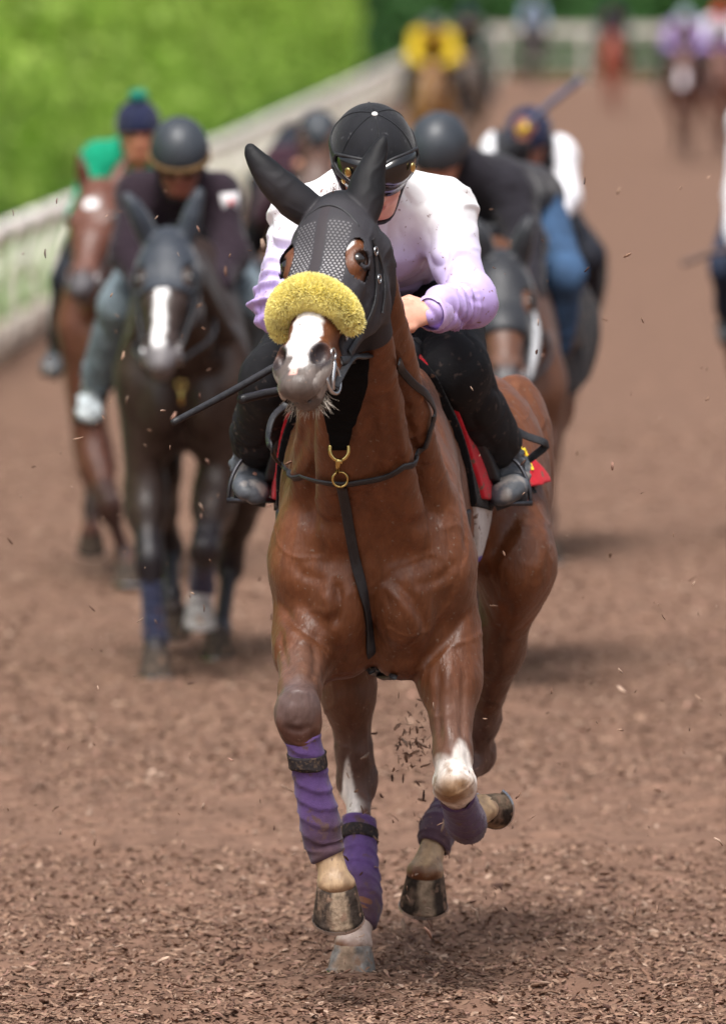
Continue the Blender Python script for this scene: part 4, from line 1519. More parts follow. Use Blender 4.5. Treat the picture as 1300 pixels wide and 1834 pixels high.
    for s in 'lr':
        segs += [(J['sh' + s], J['el' + s], .85, .042), (J['el' + s], J['wr' + s], .45, .034), (J['sh' + s], J['el' + s], .1, .07), (J['sh' + s], lerp(J['chest'], J['sh' + ('r' if s == 'l' else 'l')], .35), .45, .08)]
    V = wrinkle(V, Q, segs, sp.get('wamp', .008), 21, sp.get('wbase', .005))
    colf = sp['jacket'](V + O)
    jk = mesh_obj('jacket', V, Q, sp['m_jacket'], root, col=colf)
    if sp.get('cuff') is not None:
        for s in 'lr':
            a, b = J['el' + s], J['wr' + s]
            dd = nrm(b - a)
            V_, F_, t_ = wrap_geo([b - dd * .035, b - dd * .01, b + dd * .018], [.045, .046, .047], turns=.5, n=14, seg=30)
            mesh_obj('cuff', V_, F_, sp['m_jacket'], jk, col=np.tile(np.array(sp['cuff']), (len(V_), 1)))
    for pt in sp.get('patches', []):
        c0, ax_, up_, hw, hh, mt = pt
        c0 = np.asarray(c0) - O
        ax_, up_ = nrm(ax_), nrm(up_)
        mesh_obj('arm_patch', *box_geo(c0, np.stack([np.cross(up_, ax_), up_, ax_]), (hw, hh, .012)), mt[0], jk)
        mesh_obj('patch_dot', *sphere_geo(c0 + ax_ * .012, (hw * .35, hh * .4, .004), np.stack([np.cross(up_, ax_), up_, ax_]), 14, 6), mt[1], jk)
    # trousers
    lo, hi = bounds([J[k] for k in ('pelvis', 'hipl', 'hipr', 'knl', 'knr', 'anl', 'anr')], .19)
    F = Field(lo, hi, hj)
    tr = sp.get('leg', (.112, .088, .078, .070))
    F.ecap(J['pelvis'] + tor * .03, J['pelvis'] - tor * .06, (.16, .125), (.15, .12), X1, .05)
    for s in 'lr':
        F.cone(J['hip' + s], J['kn' + s], tr[0], tr[1], .05)
        F.cone(J['kn' + s], lerp(J['kn' + s], J['an' + s], sp.get('cufft', .72)), tr[2], tr[3], .035)
    V, Q = F.mesh()
    V = wrinkle(V, Q, [(J['hip' + s], J['kn' + s], .9, .06) for s in 'lr'] + [(J['kn' + s], J['an' + s], .7, .05) for s in 'lr'], .007, 31, .004)
    mesh_obj('trousers', V, Q, sp['m_trousers'], root)
    # boots
    for s in 'lr':
        an, to = J['an' + s], J['to' + s]
        fdv = nrm(to - an)
        sh_ = nrm(J['kn' + s] - an)
        lo, hi = bounds([an, to, an + sh_ * .2], .1)
        F = Field(lo, hi, hj)
        heel = an - fdv * .055 - sh_ * .045
        F.cone(an + sh_ * .24, an, .062, .050, .03)
        F.cone(an, heel, .045, .036, .03)
        F.ecap(an - sh_ * .03, to - fdv * .03 - sh_ * .012, (.044, .042), (.048, .032), np.cross(fdv, sh_), .03)
        F.ecap(to - fdv * .04 - sh_ * .02, to - sh_ * .02, (.046, .028), (.036, .022), np.cross(fdv, sh_), .02)
        V, Q = F.mesh()
        V = wrinkle(V, Q, [(an + sh_ * .1, an - sh_ * .05, .6, .035), (an - fdv * .02, to, .35, .03)], .010, 41, .004)
        bo = mesh_obj('boot', V, Q, sp.get('m_boot', m_boot), root)
        fm_ = np.stack([fdv, nrm(np.cross(fdv, sh_)), np.cross(fdv, nrm(np.cross(fdv, sh_)))])
        mesh_obj('heel', *box_geo(heel - sh_ * .034, fm_, (.03, .034, .014)), m_leather, bo, smooth=False)
        sole = box_geo(lerp(heel, to, .72) - sh_ * .034, fm_, (.075, .042, .008))
        mesh_obj('sole', *sole, m_leather, bo, smooth=False)
    return root, J, O, hp_, M

# ------------------------------------------------------------------ jockey on the leading horse
m_silk = mat('jockey_blouse', attr=True, rough=.42, spec=.4, var=.05, vscale=14, bump=.12, bscale=60, sheen=.15, dirt=(srgb(128, 92, 84), -.16, 75))
m_blackcover = mat('helmet_cover', srgb(24, 25, 30), rough=.72, spec=.25, var=.5, vscale=18, bump=.35, bscale=500, sheen=.2, dirt=(srgb(66, 66, 70), -.1, 70))
m_blacktrs = mat('black_trousers', srgb(26, 26, 29), rough=.75, spec=.25, var=.4, vscale=15, bump=.3, bscale=300, dirt=(srgb(70, 60, 56), .05, 50))


def silk(V):
    z = V[:, 2] + .012 * noise3(V, 8, 3)
    x = V[:, 0]
    w1 = (1 - sstep(z + .10 * np.clip(.20 - np.abs(x - .03), -.2, .2), 1.84, 1.97))[:, None]
    w2 = (1 - sstep(z + .10 * np.clip(.20 - np.abs(x - .03), -.2, .2), 1.68, 1.90))[:, None]
    c = np.array(srgb(240, 240, 242)) * (1 - w1) + np.array(srgb(214, 206, 236)) * w1
    return c * (1 - w2) + np.array(srgb(180, 154, 216)) * w2


main_rider = dict(
    res=.0045, label='jockey in white and lilac blouse crouched over the hooded bay racehorse', face=(.16, -.78, -.60), up=(.03, -.58, .80), hs=1.0,
    j=dict(pelvis=(.085, .95, 1.80), chest=P(668, 415, .50), neck=P(662, 335, .40), head=P(668, 288, .24),
           shl=P(788, 378, .43), ell=P(838, 538, .30), wrl=P(776, 560, .12), shr=P(540, 402, .43), elr=P(498, 548, .34), wrr=P(600, 590, .12),
           hipl=(.19, .93, 1.74), hipr=(-.04, .93, 1.74), knl=P(812, 662, .52), knr=P(497, 680, .56), anl=P(905, 838, .88), anr=P(458, 825, .88),
           tol=P(906, 882, .70), tor=P(452, 880, .70)),
    handl=((-1, -.32, -.12), (-.30, -.95, .18)), handr=((.95, -.35, -.1), (.3, -.9, .2)), skin=srgb(222, 164, 140),
    jacket=silk, m_jacket=m_silk, cuff=srgb(204, 180, 232), m_helmet=m_blackcover, m_trousers=m_blacktrs, seams=True, goggles=True,
    torso=(.165, .115), sleeve=(.072, .066, .056), leg=(.115, .092, .088, .080), wamp=.017, wbase=.008)
rd, RJ, RO, _, _ = make_rider(main_rider)

# whip in the jockey's off hand, stirrups and leathers
wp = [P(310, 757, -.32), P(395, 712, -.18), P(480, 664, -.04), P(590, 600, .10)]
wpr = resample(wp, 24)
O_ = np.asarray(wp[-1])
wh = thing('riding_whip', O_, 'long black riding whip held out beside the leading horse', 'whip')
mesh_obj('shaft', *tube_geo(wpr - O_, np.interp(np.linspace(0, 1, 24), [0, .3, 1], [.0085, .0095, .010]), 8), m_leather, wh)
fl0 = P(430, 716, -.12)
mesh_obj('handle_end', *tube_geo(resample([fl0 - O_, P(470, 706, -.06) - O_, P(520, 690, .0) - O_, P(585, 615, .09) - O_], 16), .0115, 8), m_leather, wh)
for s, st_ in ((1, 'l'), (-1, 'r')):
    an, to = RJ['an' + st_] + RO, RJ['to' + st_] + RO
    ball = lerp(an, to, .72) + np.array([0, 0, -.045])
    w_ = .064
    pts = [ball + np.array([-w_, 0, 0]), ball + np.array([-w_ * .9, .0, .05]), ball + np.array([-w_ * .5, .015, .10]), ball + np.array([0, .02, .118]),
           ball + np.array([w_ * .5, .015, .10]), ball + np.array([w_ * .9, 0, .05]), ball + np.array([w_, 0, 0])]
    geo = merge(tube_geo(resample(pts, 24), .0055, 8), box_geo(ball, np.eye(3), (w_ + .004, .028, .006)))
    ir = mesh_obj('stirrup', geo[0] - TM - SO, geo[1], m_iron, sad)
    top = np.array([TM[0] + .03 + .13 * s, .62, 1.60])
    lp = resample([ball + np.array([0, .02, .115]), lerp(ball + np.array([0, .02, .11]), top, .5) + np.array([.055 * s, -.01, 0]), top], 20)
    nn = np.tile([.75 * s, -.6, .2], (20, 1))
    g_ = ribbon_geo(lp, nn, .022, .005)
    mesh_obj('stirrup_leather', np.array(g_[0]) - TM - SO, g_[1], m_leather, sad)
# loose end of the stirrup leather, folded out behind the boot
lp = [P(895, 752, .80), P(935, 778, .84), P(972, 792, .86), P(976, 800, .87), P(958, 815, .88), P(936, 832, .90)]
g_ = ribbon_geo(resample(lp, 30), np.tile([.1, -.9, .5], (30, 1)), .021, .004)
mesh_obj('loose_strap', np.array(g_[0]) - TM - SO, g_[1], m_leather, sad)

# ------------------------------------------------------------------ the field behind
GRP = 'racehorses working along the track behind'


def default_legs(v=0):
    if v == 0:
        return dict(fr=dict(j=[(-.17, .13, .93), (-.17, -.18, .68), (-.15, -.16, .37), (-.15, -.20, .27)]),
                    fl=dict(j=[(.17, .13, .93), (.17, .02, .50), (.16, .04, .20), (.16, -.02, .105)]),
                    hr=dict(j=[(-.20, 1.05, .98), (-.16, 1.35, .58), (-.14, 1.22, .25), (-.14, 1.16, .15)]),
                    hl=dict(j=[(.20, .95, .97), (.17, 1.12, .55), (.15, .95, .22), (.15, .88, .105)]))
    return dict(fr=dict(j=[(-.17, .13, .93), (-.16, .0, .50), (-.15, .04, .20), (-.15, -.02, .105)]),
                fl=dict(j=[(.17, .13, .93), (.17, -.20, .72), (.16, .02, .50), (.16, .10, .42)]),
                hr=dict(j=[(-.20, 1.0, .97), (-.16, 1.28, .56), (-.14, 1.18, .21), (-.14, 1.10, .105)]),
                hl=dict(j=[(.20, .95, .98), (.16, 1.2, .62), (.14, 1.0, .34), (.14, .93, .25)]))


def narrow(legs, k):
    """legs gathered under the body in the stride"""
    for l in legs.values():
        l['j'] = [np.asarray(l['j'][0], float)] + [np.asarray(q, float) * [k, 1, 1] for q in l['j'][1:]]
    return legs


def bg_horse(label, T, sp, coat, points, hoodc=None, blaze=0.0, star=False, clothc=None, cloth_label=None, saddle_label=None, nose=None, socks=(), bands=(), grp=GRP):
    T = np.asarray(T, float)
    root = thing('horse', T, label, 'horse', grp)
    F, H, hp = horse_field(sp)
    V, Q = F.mesh()
    c = np.tile(np.array(coat), (len(V), 1)) * (1 + .12 * noise3(V, 6, 5))[:, None]
    pts_ = np.array(points)
    br = []
    for nm, l in sp['legs'].items():
        j = [np.asarray(q, float) for q in l['j']]
        br += [(j[1], (.13, .15, .17), pts_, .5, .85), (lerp(j[1], j[2], .5), (.10, .12, .20), pts_, .4, .95), (j[2], (.10, .10, .13), pts_, .4, .95)]
        if nm in socks:
            br += [(lerp(j[2], j[3], .6), (.07, .07, .06), np.array(srgb(196, 190, 188)), .4, .9)]
    c = paint(V, c, br)
    hv = (V - np.asarray(sp['poll'])) @ H.T
    s_, f_, l_ = hv[:, 0], hv[:, 1], hv[:, 2]
    near = (l_ > .0) & (l_ < .7) & (np.abs(s_) < .2) & (f_ > -.3) & (f_ < .15)
    c2 = c.copy()
    g = sstep(l_, .47, .53)[:, None]
    c2 = c2 * (1 - g) + np.array(nose if nose is not None else srgb(84, 78, 76)) * g
    if blaze:
        b = ((1 - sstep(np.abs(s_ + .006) + noise3(V, 40, 3) * .008, blaze, blaze + .012)) * sstep(f_, -.05, -.03) * (1 - sstep(l_, .50, .54)))[:, None]
        c2 = c2 * (1 - b) + np.array(srgb(240, 238, 238)) * b
    if star:
        b = ((1 - sstep(np.hypot(s_ / .038, (l_ - .15) / .028), .7, 1)) * sstep(f_, -.06, -.04))[:, None]
        c2 = c2 * (1 - b) + np.array(srgb(240, 238, 240)) * b
    c = np.where(near[:, None], c2, c)
    mesh_obj('body', V, Q, m_coat, root, col=np.clip(c, 0, 1))
    for s in (-1, 1):
        mesh_obj('eye', *sphere_geo(hp(.090 * s, -.030, .200), (.021, .020, .023), H, 14, 8), m_eye, root)
    for nm, l in sp['legs'].items():
        j = [np.asarray(q, float) for q in l['j']]
        dn = l.get('down')
        if dn is None:
            dn = (0, 0, -1) if j[3][2] < .13 else nrm(np.array([0, .35, -.93]))
        hg = j[3][2] - .011 if j[3][2] < .13 else .085
        fw = (0, -1, -.3) if abs(dn[2]) > .5 else (0, .2, -1)
        Vv, Fc, an, lvl, SV, SF_ = hoof_geo(j[3], dn, fw, hg)
        hc_ = np.array(srgb(150, 148, 146)) if nm in socks else np.array(srgb(74, 66, 60))
        hf = mesh_obj('hoof', Vv, Fc, m_hoof, root, col=np.tile(hc_, (len(Vv), 1)))
        mesh_obj('shoe', SV, SF_, m_steel, hf, smooth=False)
        for bn, bc in bands:
            if bn == nm:
                Vv, Fc, tt = wrap_geo([lerp(j[1], j[2], .2), lerp(j[1], j[2], .6), j[2]], [.043, .043, .05], turns=5, n=30, seg=24)
                mesh_obj('leg_bandage', Vv, Fc, m_wrap, root, col=np.tile(np.array(bc), (len(Vv), 1)))
    if hoodc is not None:
        hm = mat('hood_cloth_' + label.split()[0], hoodc, rough=.5, spec=.4, var=.15, sheen=.3, bump=.2)
        hood(F, H, hp, root, off=.010, material=hm, low=sp.get('hlow', .35))
    # bridle
    br_ = mesh_obj('bridle', *ring_geo(hp(.066, -.07, .51), H[0], .034, .005, 20), m_steel, root)
    mesh_obj('bit_ring', *ring_geo(hp(-.066, -.07, .51), H[0], .034, .005, 20), m_steel, br_)
    for s in (-1, 1):
        mesh_obj('cheek_strap', *tube_geo(resample([hp(.09 * s, -.08, .05), hp(.112 * s, -.11, .20), hp(.075 * s, -.075, .44), hp(.066 * s, -.07, .48)], 16), .009, 6), m_leather, br_)
        hd = np.asarray(sp.get('hands', ((-.10, .22, 1.66), (.10, .22, 1.66)))[0 if s < 0 else 1])
        mesh_obj('rein', *tube_geo(resample([hp(.07 * s, -.08, .53), lerp(hp(.07 * s, -.08, .53), hd, .5) + np.array([.07 * s, 0, -.03]), hd], 16), .008, 6), m_leather, br_)
    ng = []
    if sp.get('clasp') is not None:
        p0 = np.asarray(sp['clasp'])
        mesh_obj('breast_ring', *merge(ring_geo(p0, (0, -1, 0), .017, .005, 20), tube_geo([p0 + (0, 0, -.015), p0 + (0, 0, -.07)], .008, 8)), m_brass, br_)
    if clothc is not None:
        cb = sp.get('bend', 0)
        o0 = np.array([0, .8, 1.56])
        ct = shell_at(F, .022, cond_cloth(.0, 1.20, 1.02, .10), None, 'saddle_cloth', m_cloth, lambda v: np.tile(np.array(clothc), (len(v), 1)), origin=o0)[0]
        ct.location = T + o0
        ct['label'], ct['category'], ct['group'] = cloth_label, 'saddle cloth', 'saddle cloths on the horses behind'
        sa = thing('saddle', T + np.array([0, .75, 1.6]), saddle_label, 'saddle', 'saddles on the horses behind')
        SF2 = Field((-.3, .35, 1.4), (.3, 1.25, 1.85), .018)
        SF2.chain([(0, .46, 1.62), (0, .60, 1.60), (0, .80, 1.58), (0, 1.0, 1.61)], [(.10, .06), (.10, .05), (.13, .045), (.15, .05)], (1, 0, 0), .04)
        v_, q_ = SF2.mesh()
        mesh_obj('seat', v_ - np.array([0, .75, 1.6]), q_, m_leather, sa)
        for s in (-1, 1):
            shell_at(F, .045, lambda X, Y, Z: np.maximum(np.maximum(np.abs(Y - .78) - .18, 1.2 - Z), .02 - s * X), sa, 'flap', m_leather, origin=np.array([0, .75, 1.6]))
    return root, H, hp


def def_joints(T, dz=0.0, lean=1.0, foot=1.22, dx=0.0):
    """rider crouched in the saddle of a horse whose chest stands at T"""
    T = np.asarray(T, float)
    j = dict(pelvis=(0, .98, 1.80), chest=(dx, .55, 1.95), neck=(dx, .42, 2.03), head=(dx, .28, 2.10),
             shl=(dx + .19, .46, 1.97), shr=(dx - .19, .46, 1.97), ell=(dx * .5 + .26, .36, 1.72), elr=(dx * .5 - .26, .36, 1.72), wrl=(.11, .16, 1.66), wrr=(-.11, .16, 1.66),
             hipl=(.11, .96, 1.74), hipr=(-.11, .96, 1.74), knl=(.27, .55, 1.55), knr=(-.27, .55, 1.55),
             anl=(.35, .85, foot), anr=(-.35, .85, foot), tol=(.36, .68, foot - .05), tor=(-.36, .68, foot - .05))
    up = ('pelvis', 'chest', 'neck', 'head', 'shl', 'shr', 'ell', 'elr')
    out = {}
    for k, v in j.items():
        v = np.array(v, float)
        if k in up:
            v[2] += dz
        if k in ('chest', 'neck', 'head', 'shl', 'shr'):
            v[1] += .25 * (1 - lean)
            v[2] += .18 * (1 - lean)
        out[k] = v + T
    return out


def plain(c, v=.0):
    return lambda V: np.tile(np.array(c), (len(V), 1))


m_wool = mat('plum_sweater', attr=True, rough=.9, spec=.15, var=.2, vscale=30, bump=.3, bscale=300, sheen=.2)
m_denim = mat('grey_denim', srgb(112, 124, 132), rough=.85, spec=.2, var=.35, vscale=14, bump=.3, bscale=300)
m_bluejean = mat('blue_denim', srgb(58, 82, 112), rough=.85, spec=.2, var=.35, vscale=12, bump=.3, bscale=300)
m_greyhelm = mat('grey_helmet', srgb(52, 57, 64), rough=.5, spec=.4, var=.2, coat=.2)
m_navy = mat('navy_beanie', srgb(36, 40, 66), rough=.9, spec=.15, var=.2, sheen=.3)
m_tan = mat('tan_band', srgb(120, 92, 58), rough=.7, var=.2)
m_paleboot = mat('pale_boot', srgb(186, 194, 198), rough=.4, spec=.5, var=.4, vscale=12, dirt=(srgb(60, 60, 62), .4, 14))
m_teal = mat('teal_yarn', srgb(46, 160, 140), rough=.95, var=.2)
m_patch = (mat('white_patch', srgb(224, 220, 222), rough=.8, var=.05), mat('red_dot', srgb(210, 40, 50), rough=.8, var=.05))
m_darktr = mat('dark_breeches', srgb(38, 40, 48), rough=.8, spec=.2, var=.3)
HANDS = dict(handl=((-.6, -.75, -.1), (-.2, -.3, .93)), handr=((.6, -.75, -.1), (.2, -.3, .93)))
FACE = srgb(196, 140, 116)

# dark hooded horse with white blaze, rider in plum sweater
Y2 = 10.5
T2 = P(330, 1100, Y2) * [1, 1, 0]
Q2 = lambda px, py, dy: P(px, py, Y2 + dy) - T2
sp2 = dict(res=.0115, bend=.12, earw=.7, poll=Q2(298, 412, -.52), muzzle=Q2(284, 655, -.90), fd=(-.10, -.86, .5),
           ears=[(Q2(248, 385, -.52), Q2(226, 350, -.52)), (Q2(345, 383, -.50), Q2(358, 342, -.50))], hlow=.27, clasp=Q2(325, 690, -.16), hands=(Q2(300, 560, .1), Q2(372, 520, .1)),
           legs=dict(fr=dict(j=[Q2(262, 868, .12), Q2(268, 1005, -.06), Q2(280, 1150, -.05), (Q2(280, 1150, 0)[0], -.09, .105)]),
                     fl=dict(j=[Q2(388, 868, .12), Q2(366, 985, -.20), Q2(362, 1055, .02), Q2(358, 1078, .0)], down=(0, .15, -.98)),
                     hr=dict(j=[Q2(275, 850, .95), Q2(305, 985, 1.15), Q2(308, 1065, .95), Q2(312, 1092, .88)]),
                     hl=dict(j=[Q2(435, 865, .9), Q2(412, 1015, 1.05), Q2(396, 1130, .86), (Q2(390, 1150, .8)[0], .80, .105)])))
bg_horse('near-black galloping horse in charcoal hood with narrow white blaze', T2, sp2, srgb(50, 37, 32), srgb(31, 29, 35), hoodc=srgb(44, 50, 60), blaze=.016,
         clothc=srgb(28, 30, 38), cloth_label='dark saddle cloth on the near-black blazed horse', saddle_label='black exercise saddle on the near-black blazed horse', socks=('fl',),
         bands=(('fr', srgb(52, 56, 78)), ('fl', srgb(58, 58, 84))), nose=srgb(96, 91, 93))
plum = srgb(46, 36, 44)
R2 = lambda px, py, dy: P(px, py, Y2 + dy)
make_rider(dict(res=.009, label='rider in dark plum sweater and grey helmet on the near-black horse', face=(.0, -.86, -.45), up=(0, -.45, .86), hs=1.02, jres=1.1,
                j=dict(pelvis=R2(335, 400, 1.0), chest=R2(325, 400, .58), neck=R2(322, 330, .45), head=R2(322, 280, .30), shl=R2(388, 350, .48), shr=R2(252, 350, .48),
                       ell=R2(412, 455, .36), elr=R2(234, 455, .36), wrl=R2(382, 520, .14), wrr=R2(290, 560, .14), hipl=R2(378, 445, .95), hipr=R2(285, 445, .95),
                       knl=R2(448, 540, .5), knr=R2(218, 545, .5), anl=R2(478, 680, .75), anr=R2(168, 705, .75), tol=R2(480, 705, .58), tor=R2(160, 742, .58)),
                skin=srgb(150, 96, 82), jacket=plain(plum), m_jacket=m_wool, m_helmet=m_greyhelm, m_trousers=m_denim, m_boot=m_paleboot, peakband=m_tan, eyegoggles=True, group='riders behind', cufft=.8,  # skin colour darkened all over for the helmet's shade on the face
                patches=[(R2(411, 362, .395), (.5, -.85, .1), (-.1, 0, 1), .036, .034, m_patch)], **HANDS))

# bay with white star, rider in green
Y3 = 15.6
T3 = P(208, 900, Y3) * [1, 1, 0]
Q3 = lambda px, py, dy: P(px, py, Y3 + dy) - T3
sp3 = dict(res=.014, bend=.08, earw=.75, poll=Q3(172, 318, -.55), muzzle=Q3(140, 510, -.92), fd=(-.28, -.84, .5), hands=(Q3(190, 470, .1), Q3(240, 470, .1)),
           ears=[(Q3(146, 300, -.55), Q3(138, 268, -.55)), (Q3(216, 305, -.5), Q3(232, 275, -.5))], legs=default_legs(0))
l3 = sp3['legs']
l3['fr'] = dict(j=[Q3(165, 800, .12), Q3(196, 905, -.14), Q3(222, 990, -.06), (Q3(230, 1010, 0)[0], -.10, .105)])
bg_horse('red-bay horse with white star carrying the rider in green', T3, sp3, srgb(96, 58, 45), srgb(58, 40, 37), star=True, clothc=srgb(30, 32, 40),
         cloth_label='dark saddle cloth on the red-bay horse with a star', saddle_label='black exercise saddle on the red-bay horse with a star', nose=srgb(70, 66, 70))
R3 = lambda px, py, dy: P(px, py, Y3 + dy)
make_rider(dict(res=.011, label='rider in green sweater and navy bobble cap behind the near-black horse', face=(.1, -.95, -.25), up=(0, -.25, .96), hs=.92, jres=1.1,
                j=dict(pelvis=R3(225, 380, 1.0), chest=R3(225, 340, .62), neck=R3(242, 270, .5), head=R3(248, 232, .38), shl=R3(285, 290, .52), shr=R3(180, 290, .52),
                       ell=R3(300, 390, .4), elr=R3(152, 385, .4), wrl=R3(240, 470, .14), wrr=R3(190, 470, .14), hipl=R3(270, 410, .95), hipr=R3(180, 410, .95),
                       knl=R3(318, 500, .5), knr=R3(128, 500, .5), anl=R3(330, 620, .75), anr=R3(108, 630, .75), tol=R3(332, 650, .58), tor=R3(92, 658, .58)),
                skin=srgb(206, 140, 112), jacket=plain(srgb(20, 140, 106)), m_jacket=m_wool, m_helmet=m_navy, m_trousers=m_darktr, pompom=m_teal, chinstrap=False, group='riders behind', cufft=.8, **HANDS))

# hooded horse with white cheek piece, rider in black leaning over
Y4 = 10.0
T4 = P(888, 1000, Y4) * [1, 1, 0]
Q4 = lambda px, py, dy: P(px, py, Y4 + dy) - T4
sp4 = dict(res=.0125, bend=.12, earw=.75, poll=Q4(898, 452, -.52), muzzle=Q4(908, 682, -.88), fd=(.05, -.86, .5), hands=(Q4(860, 560, .1), Q4(960, 560, .1)),
           ears=[(Q4(862, 428, -.52), Q4(846, 396, -.52)), (Q4(938, 425, -.52), Q4(950, 392, -.52))], legs=narrow(default_legs(1), .5))
h4, H4, hp4 = bg_horse('brown horse in black hood with pale cheek roll behind the jockey', T4, sp4, srgb(92, 60, 44), srgb(60, 44, 38), hoodc=srgb(34, 36, 42), clothc=srgb(30, 32, 38),
                       cloth_label='dark saddle cloth on the brown horse with a pale cheek roll', saddle_label='black exercise saddle on the brown horse with a pale cheek roll', nose=srgb(58, 54, 56))
m_white = mat('white_fleece', srgb(176, 178, 182), rough=.9, var=.1)
core, _h = fleece_geo([hp4(.105, -.06, .22), hp4(.115, -.09, .30), hp4(.10, -.12, .40), hp4(.08, -.14, .48)], [.016, .022, .022, .014], 10)
mesh_obj('cheek_roll', *core, m_white, h4)
R4 = lambda px, py, dy: P(px, py, Y4 + dy)
make_rider(dict(res=.0095, label='rider in black jacket and blue jeans leaning down beside the jockey', face=(-.25, -.72, -.64), up=(-.1, -.62, .76), hs=1.02, jres=1.1,
                j=dict(pelvis=R4(925, 350, 1.0), chest=R4(868, 345, .58), neck=R4(815, 300, .42), head=R4(785, 272, .30), shl=R4(915, 345, .46), shr=R4(790, 340, .46),
                       ell=R4(945, 440, .34), elr=R4(800, 450, .34), wrl=R4(945, 545, .14), wrr=R4(862, 550, .14), hipl=R4(965, 400, .95), hipr=R4(880, 400, .95),
                       knl=R4(1008, 492, .5), knr=R4(815, 500, .5), anl=R4(985, 668, .70), anr=R4(800, 660, .70), tol=R4(978, 715, .55), tor=R4(795, 700, .55)),
                skin=FACE, jacket=plain(srgb(38, 36, 42)), m_jacket=m_wool, m_helmet=m_greyhelm, m_trousers=m_bluejean, group='riders behind', cufft=.68, **HANDS))

# horse and white-sleeved rider behind that one, whip raised
Y5 = 17.0
T5 = P(948, 900, Y5) * [1, 1, 0]
sp5 = dict(res=.018, bend=.08, earw=.75, poll=(-.05, -.56, 1.60), muzzle=(-.08, -.92, 1.16), fd=(0, -.86, .5), ears=[((-.12, -.54, 1.66), (-.15, -.52, 1.75)), ((.05, -.54, 1.66), (.08, -.52, 1.75))], legs=narrow(default_legs(0), .5))
bg_horse('chestnut horse under the white-sleeved rider with raised whip', T5, sp5, srgb(98, 66, 50), srgb(82, 56, 46), clothc=srgb(40, 40, 46), cloth_label='dark saddle cloth under the white-sleeved rider',
         saddle_label='black exercise saddle under the white-sleeved rider')
R5 = lambda px, py, dy: P(px, py, Y5 + dy)
m_whitesl = mat('white_sleeve', attr=True, rough=.7, spec=.2, var=.06, sheen=.1)
vest = lambda V: np.where((np.abs(V[:, 0] - T5[0] + .02) < .135)[:, None], np.array(srgb(40, 40, 46)), np.array(srgb(236, 236, 242)))
make_rider(dict(res=.013, label='rider with white sleeves and dark vest holding a whip up', face=(-.05, -.86, -.45), up=(0, -.45, .86), jres=1.1,
                j=dict(pelvis=R5(970, 380, 1.0), chest=R5(955, 330, .6), neck=R5(950, 275, .48), head=R5(946, 248, .36), shl=R5(998, 280, .5), shr=R5(898, 270, .5),
                       ell=R5(1010, 355, .4), elr=R5(890, 330, .36), wrl=R5(985, 400, .16), wrr=R5(935, 255, .10), hipl=R5(1010, 420, .95), hipr=R5(935, 420, .95),
                       knl=R5(1050, 460, .5), knr=R5(880, 470, .5), anl=R5(1048, 560, .8), anr=R5(880, 560, .8), tol=R5(1050, 585, .62), tor=R5(880, 585, .62)),
                skin=srgb(150, 100, 84), jacket=vest, m_jacket=m_whitesl, m_helmet=m_navy, m_trousers=m_darktr, group='riders behind', handl=HANDS['handl'], handr=((.3, -.3, .9), (.2, -.9, -.2))))
o0 = R5(938, 228, .08)
w2 = thing('riding_whip', o0, 'grey riding whip with yellow grip raised by the white-sleeved rider', 'whip')
mesh_obj('shaft', *tube_geo(resample([o0 - o0, R5(990, 182, .05) - o0, R5(1040, 142, .02) - o0], 12), [.016] * 12, 8), mat('grey_whip', srgb(88, 90, 110), rough=.5, var=.1), w2)
mesh_obj('grip', *tube_geo([R5(930, 236, .09) - o0, R5(944, 222, .075) - o0], .024, 10), m_yel, w2)

# low rider whose grey helmet shows between the leading horse's ears
Y6 = 22.0
T6 = P(570, 800, Y6) * [1, 1, 0]
sp6 = dict(sp5, poll=(0, -.52, 1.74), muzzle=(0, -.92, 1.30), ears=[((-.07, -.52, 1.80), (-.10, -.52, 1.88)), ((.07, -.52, 1.80), (.10, -.52, 1.88))], legs=default_legs(1))
bg_horse('dark bay horse hidden behind the hooded racehorse', T6, sp6, srgb(78, 54, 44), srgb(48, 38, 36))
j6 = def_joints(T6, dz=-.32, foot=1.12)
make_rider(dict(res=.014, label='rider in plum top and grey helmet behind the leading horse', face=(0, -.86, -.45), up=(0, -.45, .86), j=j6, skin=FACE, jacket=plain(srgb(58, 38, 48)), m_jacket=m_wool,
                m_helmet=m_greyhelm, m_trousers=m_darktr, group='riders behind', **HANDS))

# horse and rider only just entering on the open side of the track
Y7 = 18.0
T7 = P(1420, 900, Y7) * [1, 1, 0]
bg_horse('brown horse on the open side of the track, mostly out of view', T7, dict(sp5, legs=default_legs(1)), srgb(104, 70, 54), srgb(56, 42, 38))
R7 = lambda px, py, dy: P(px, py, Y7 + dy)
j7 = def_joints(T7, dz=-.05, foot=1.1)
j7.update(knr=R7(1303, 478, .55), anr=R7(1305, 580, .8), tor=R7(1303, 600, .62), elr=R7(1324, 348, .4), wrr=R7(1318, 438, .2))
make_rider(dict(res=.014, label='rider with white sleeve and dark breeches, mostly out of view', face=(0, -.86, -.45), up=(0, -.45, .86), j=j7, skin=FACE, jacket=plain(srgb(226, 226, 232)), m_jacket=m_whitesl,
                m_helmet=m_navy, m_trousers=mat('navy_breeches', srgb(40, 50, 72), rough=.8, var=.3), group='riders behind', **HANDS))
o0 = R7(1316, 444, .18)
w3 = thing('riding_whip', o0, 'brown riding whip pointing down from the rider mostly out of view', 'whip')
mesh_obj('shaft', *tube_geo(resample([o0 - o0, R7(1270, 455, .1) - o0, R7(1222, 472, .0) - o0], 12), .013, 8), mat('brown_whip', srgb(92, 76, 72), rough=.5, var=.1), w3)
mesh_obj('grip', *tube_geo([np.zeros(3), R7(1322, 442, .19) - o0], .018, 8), m_leather, w3)

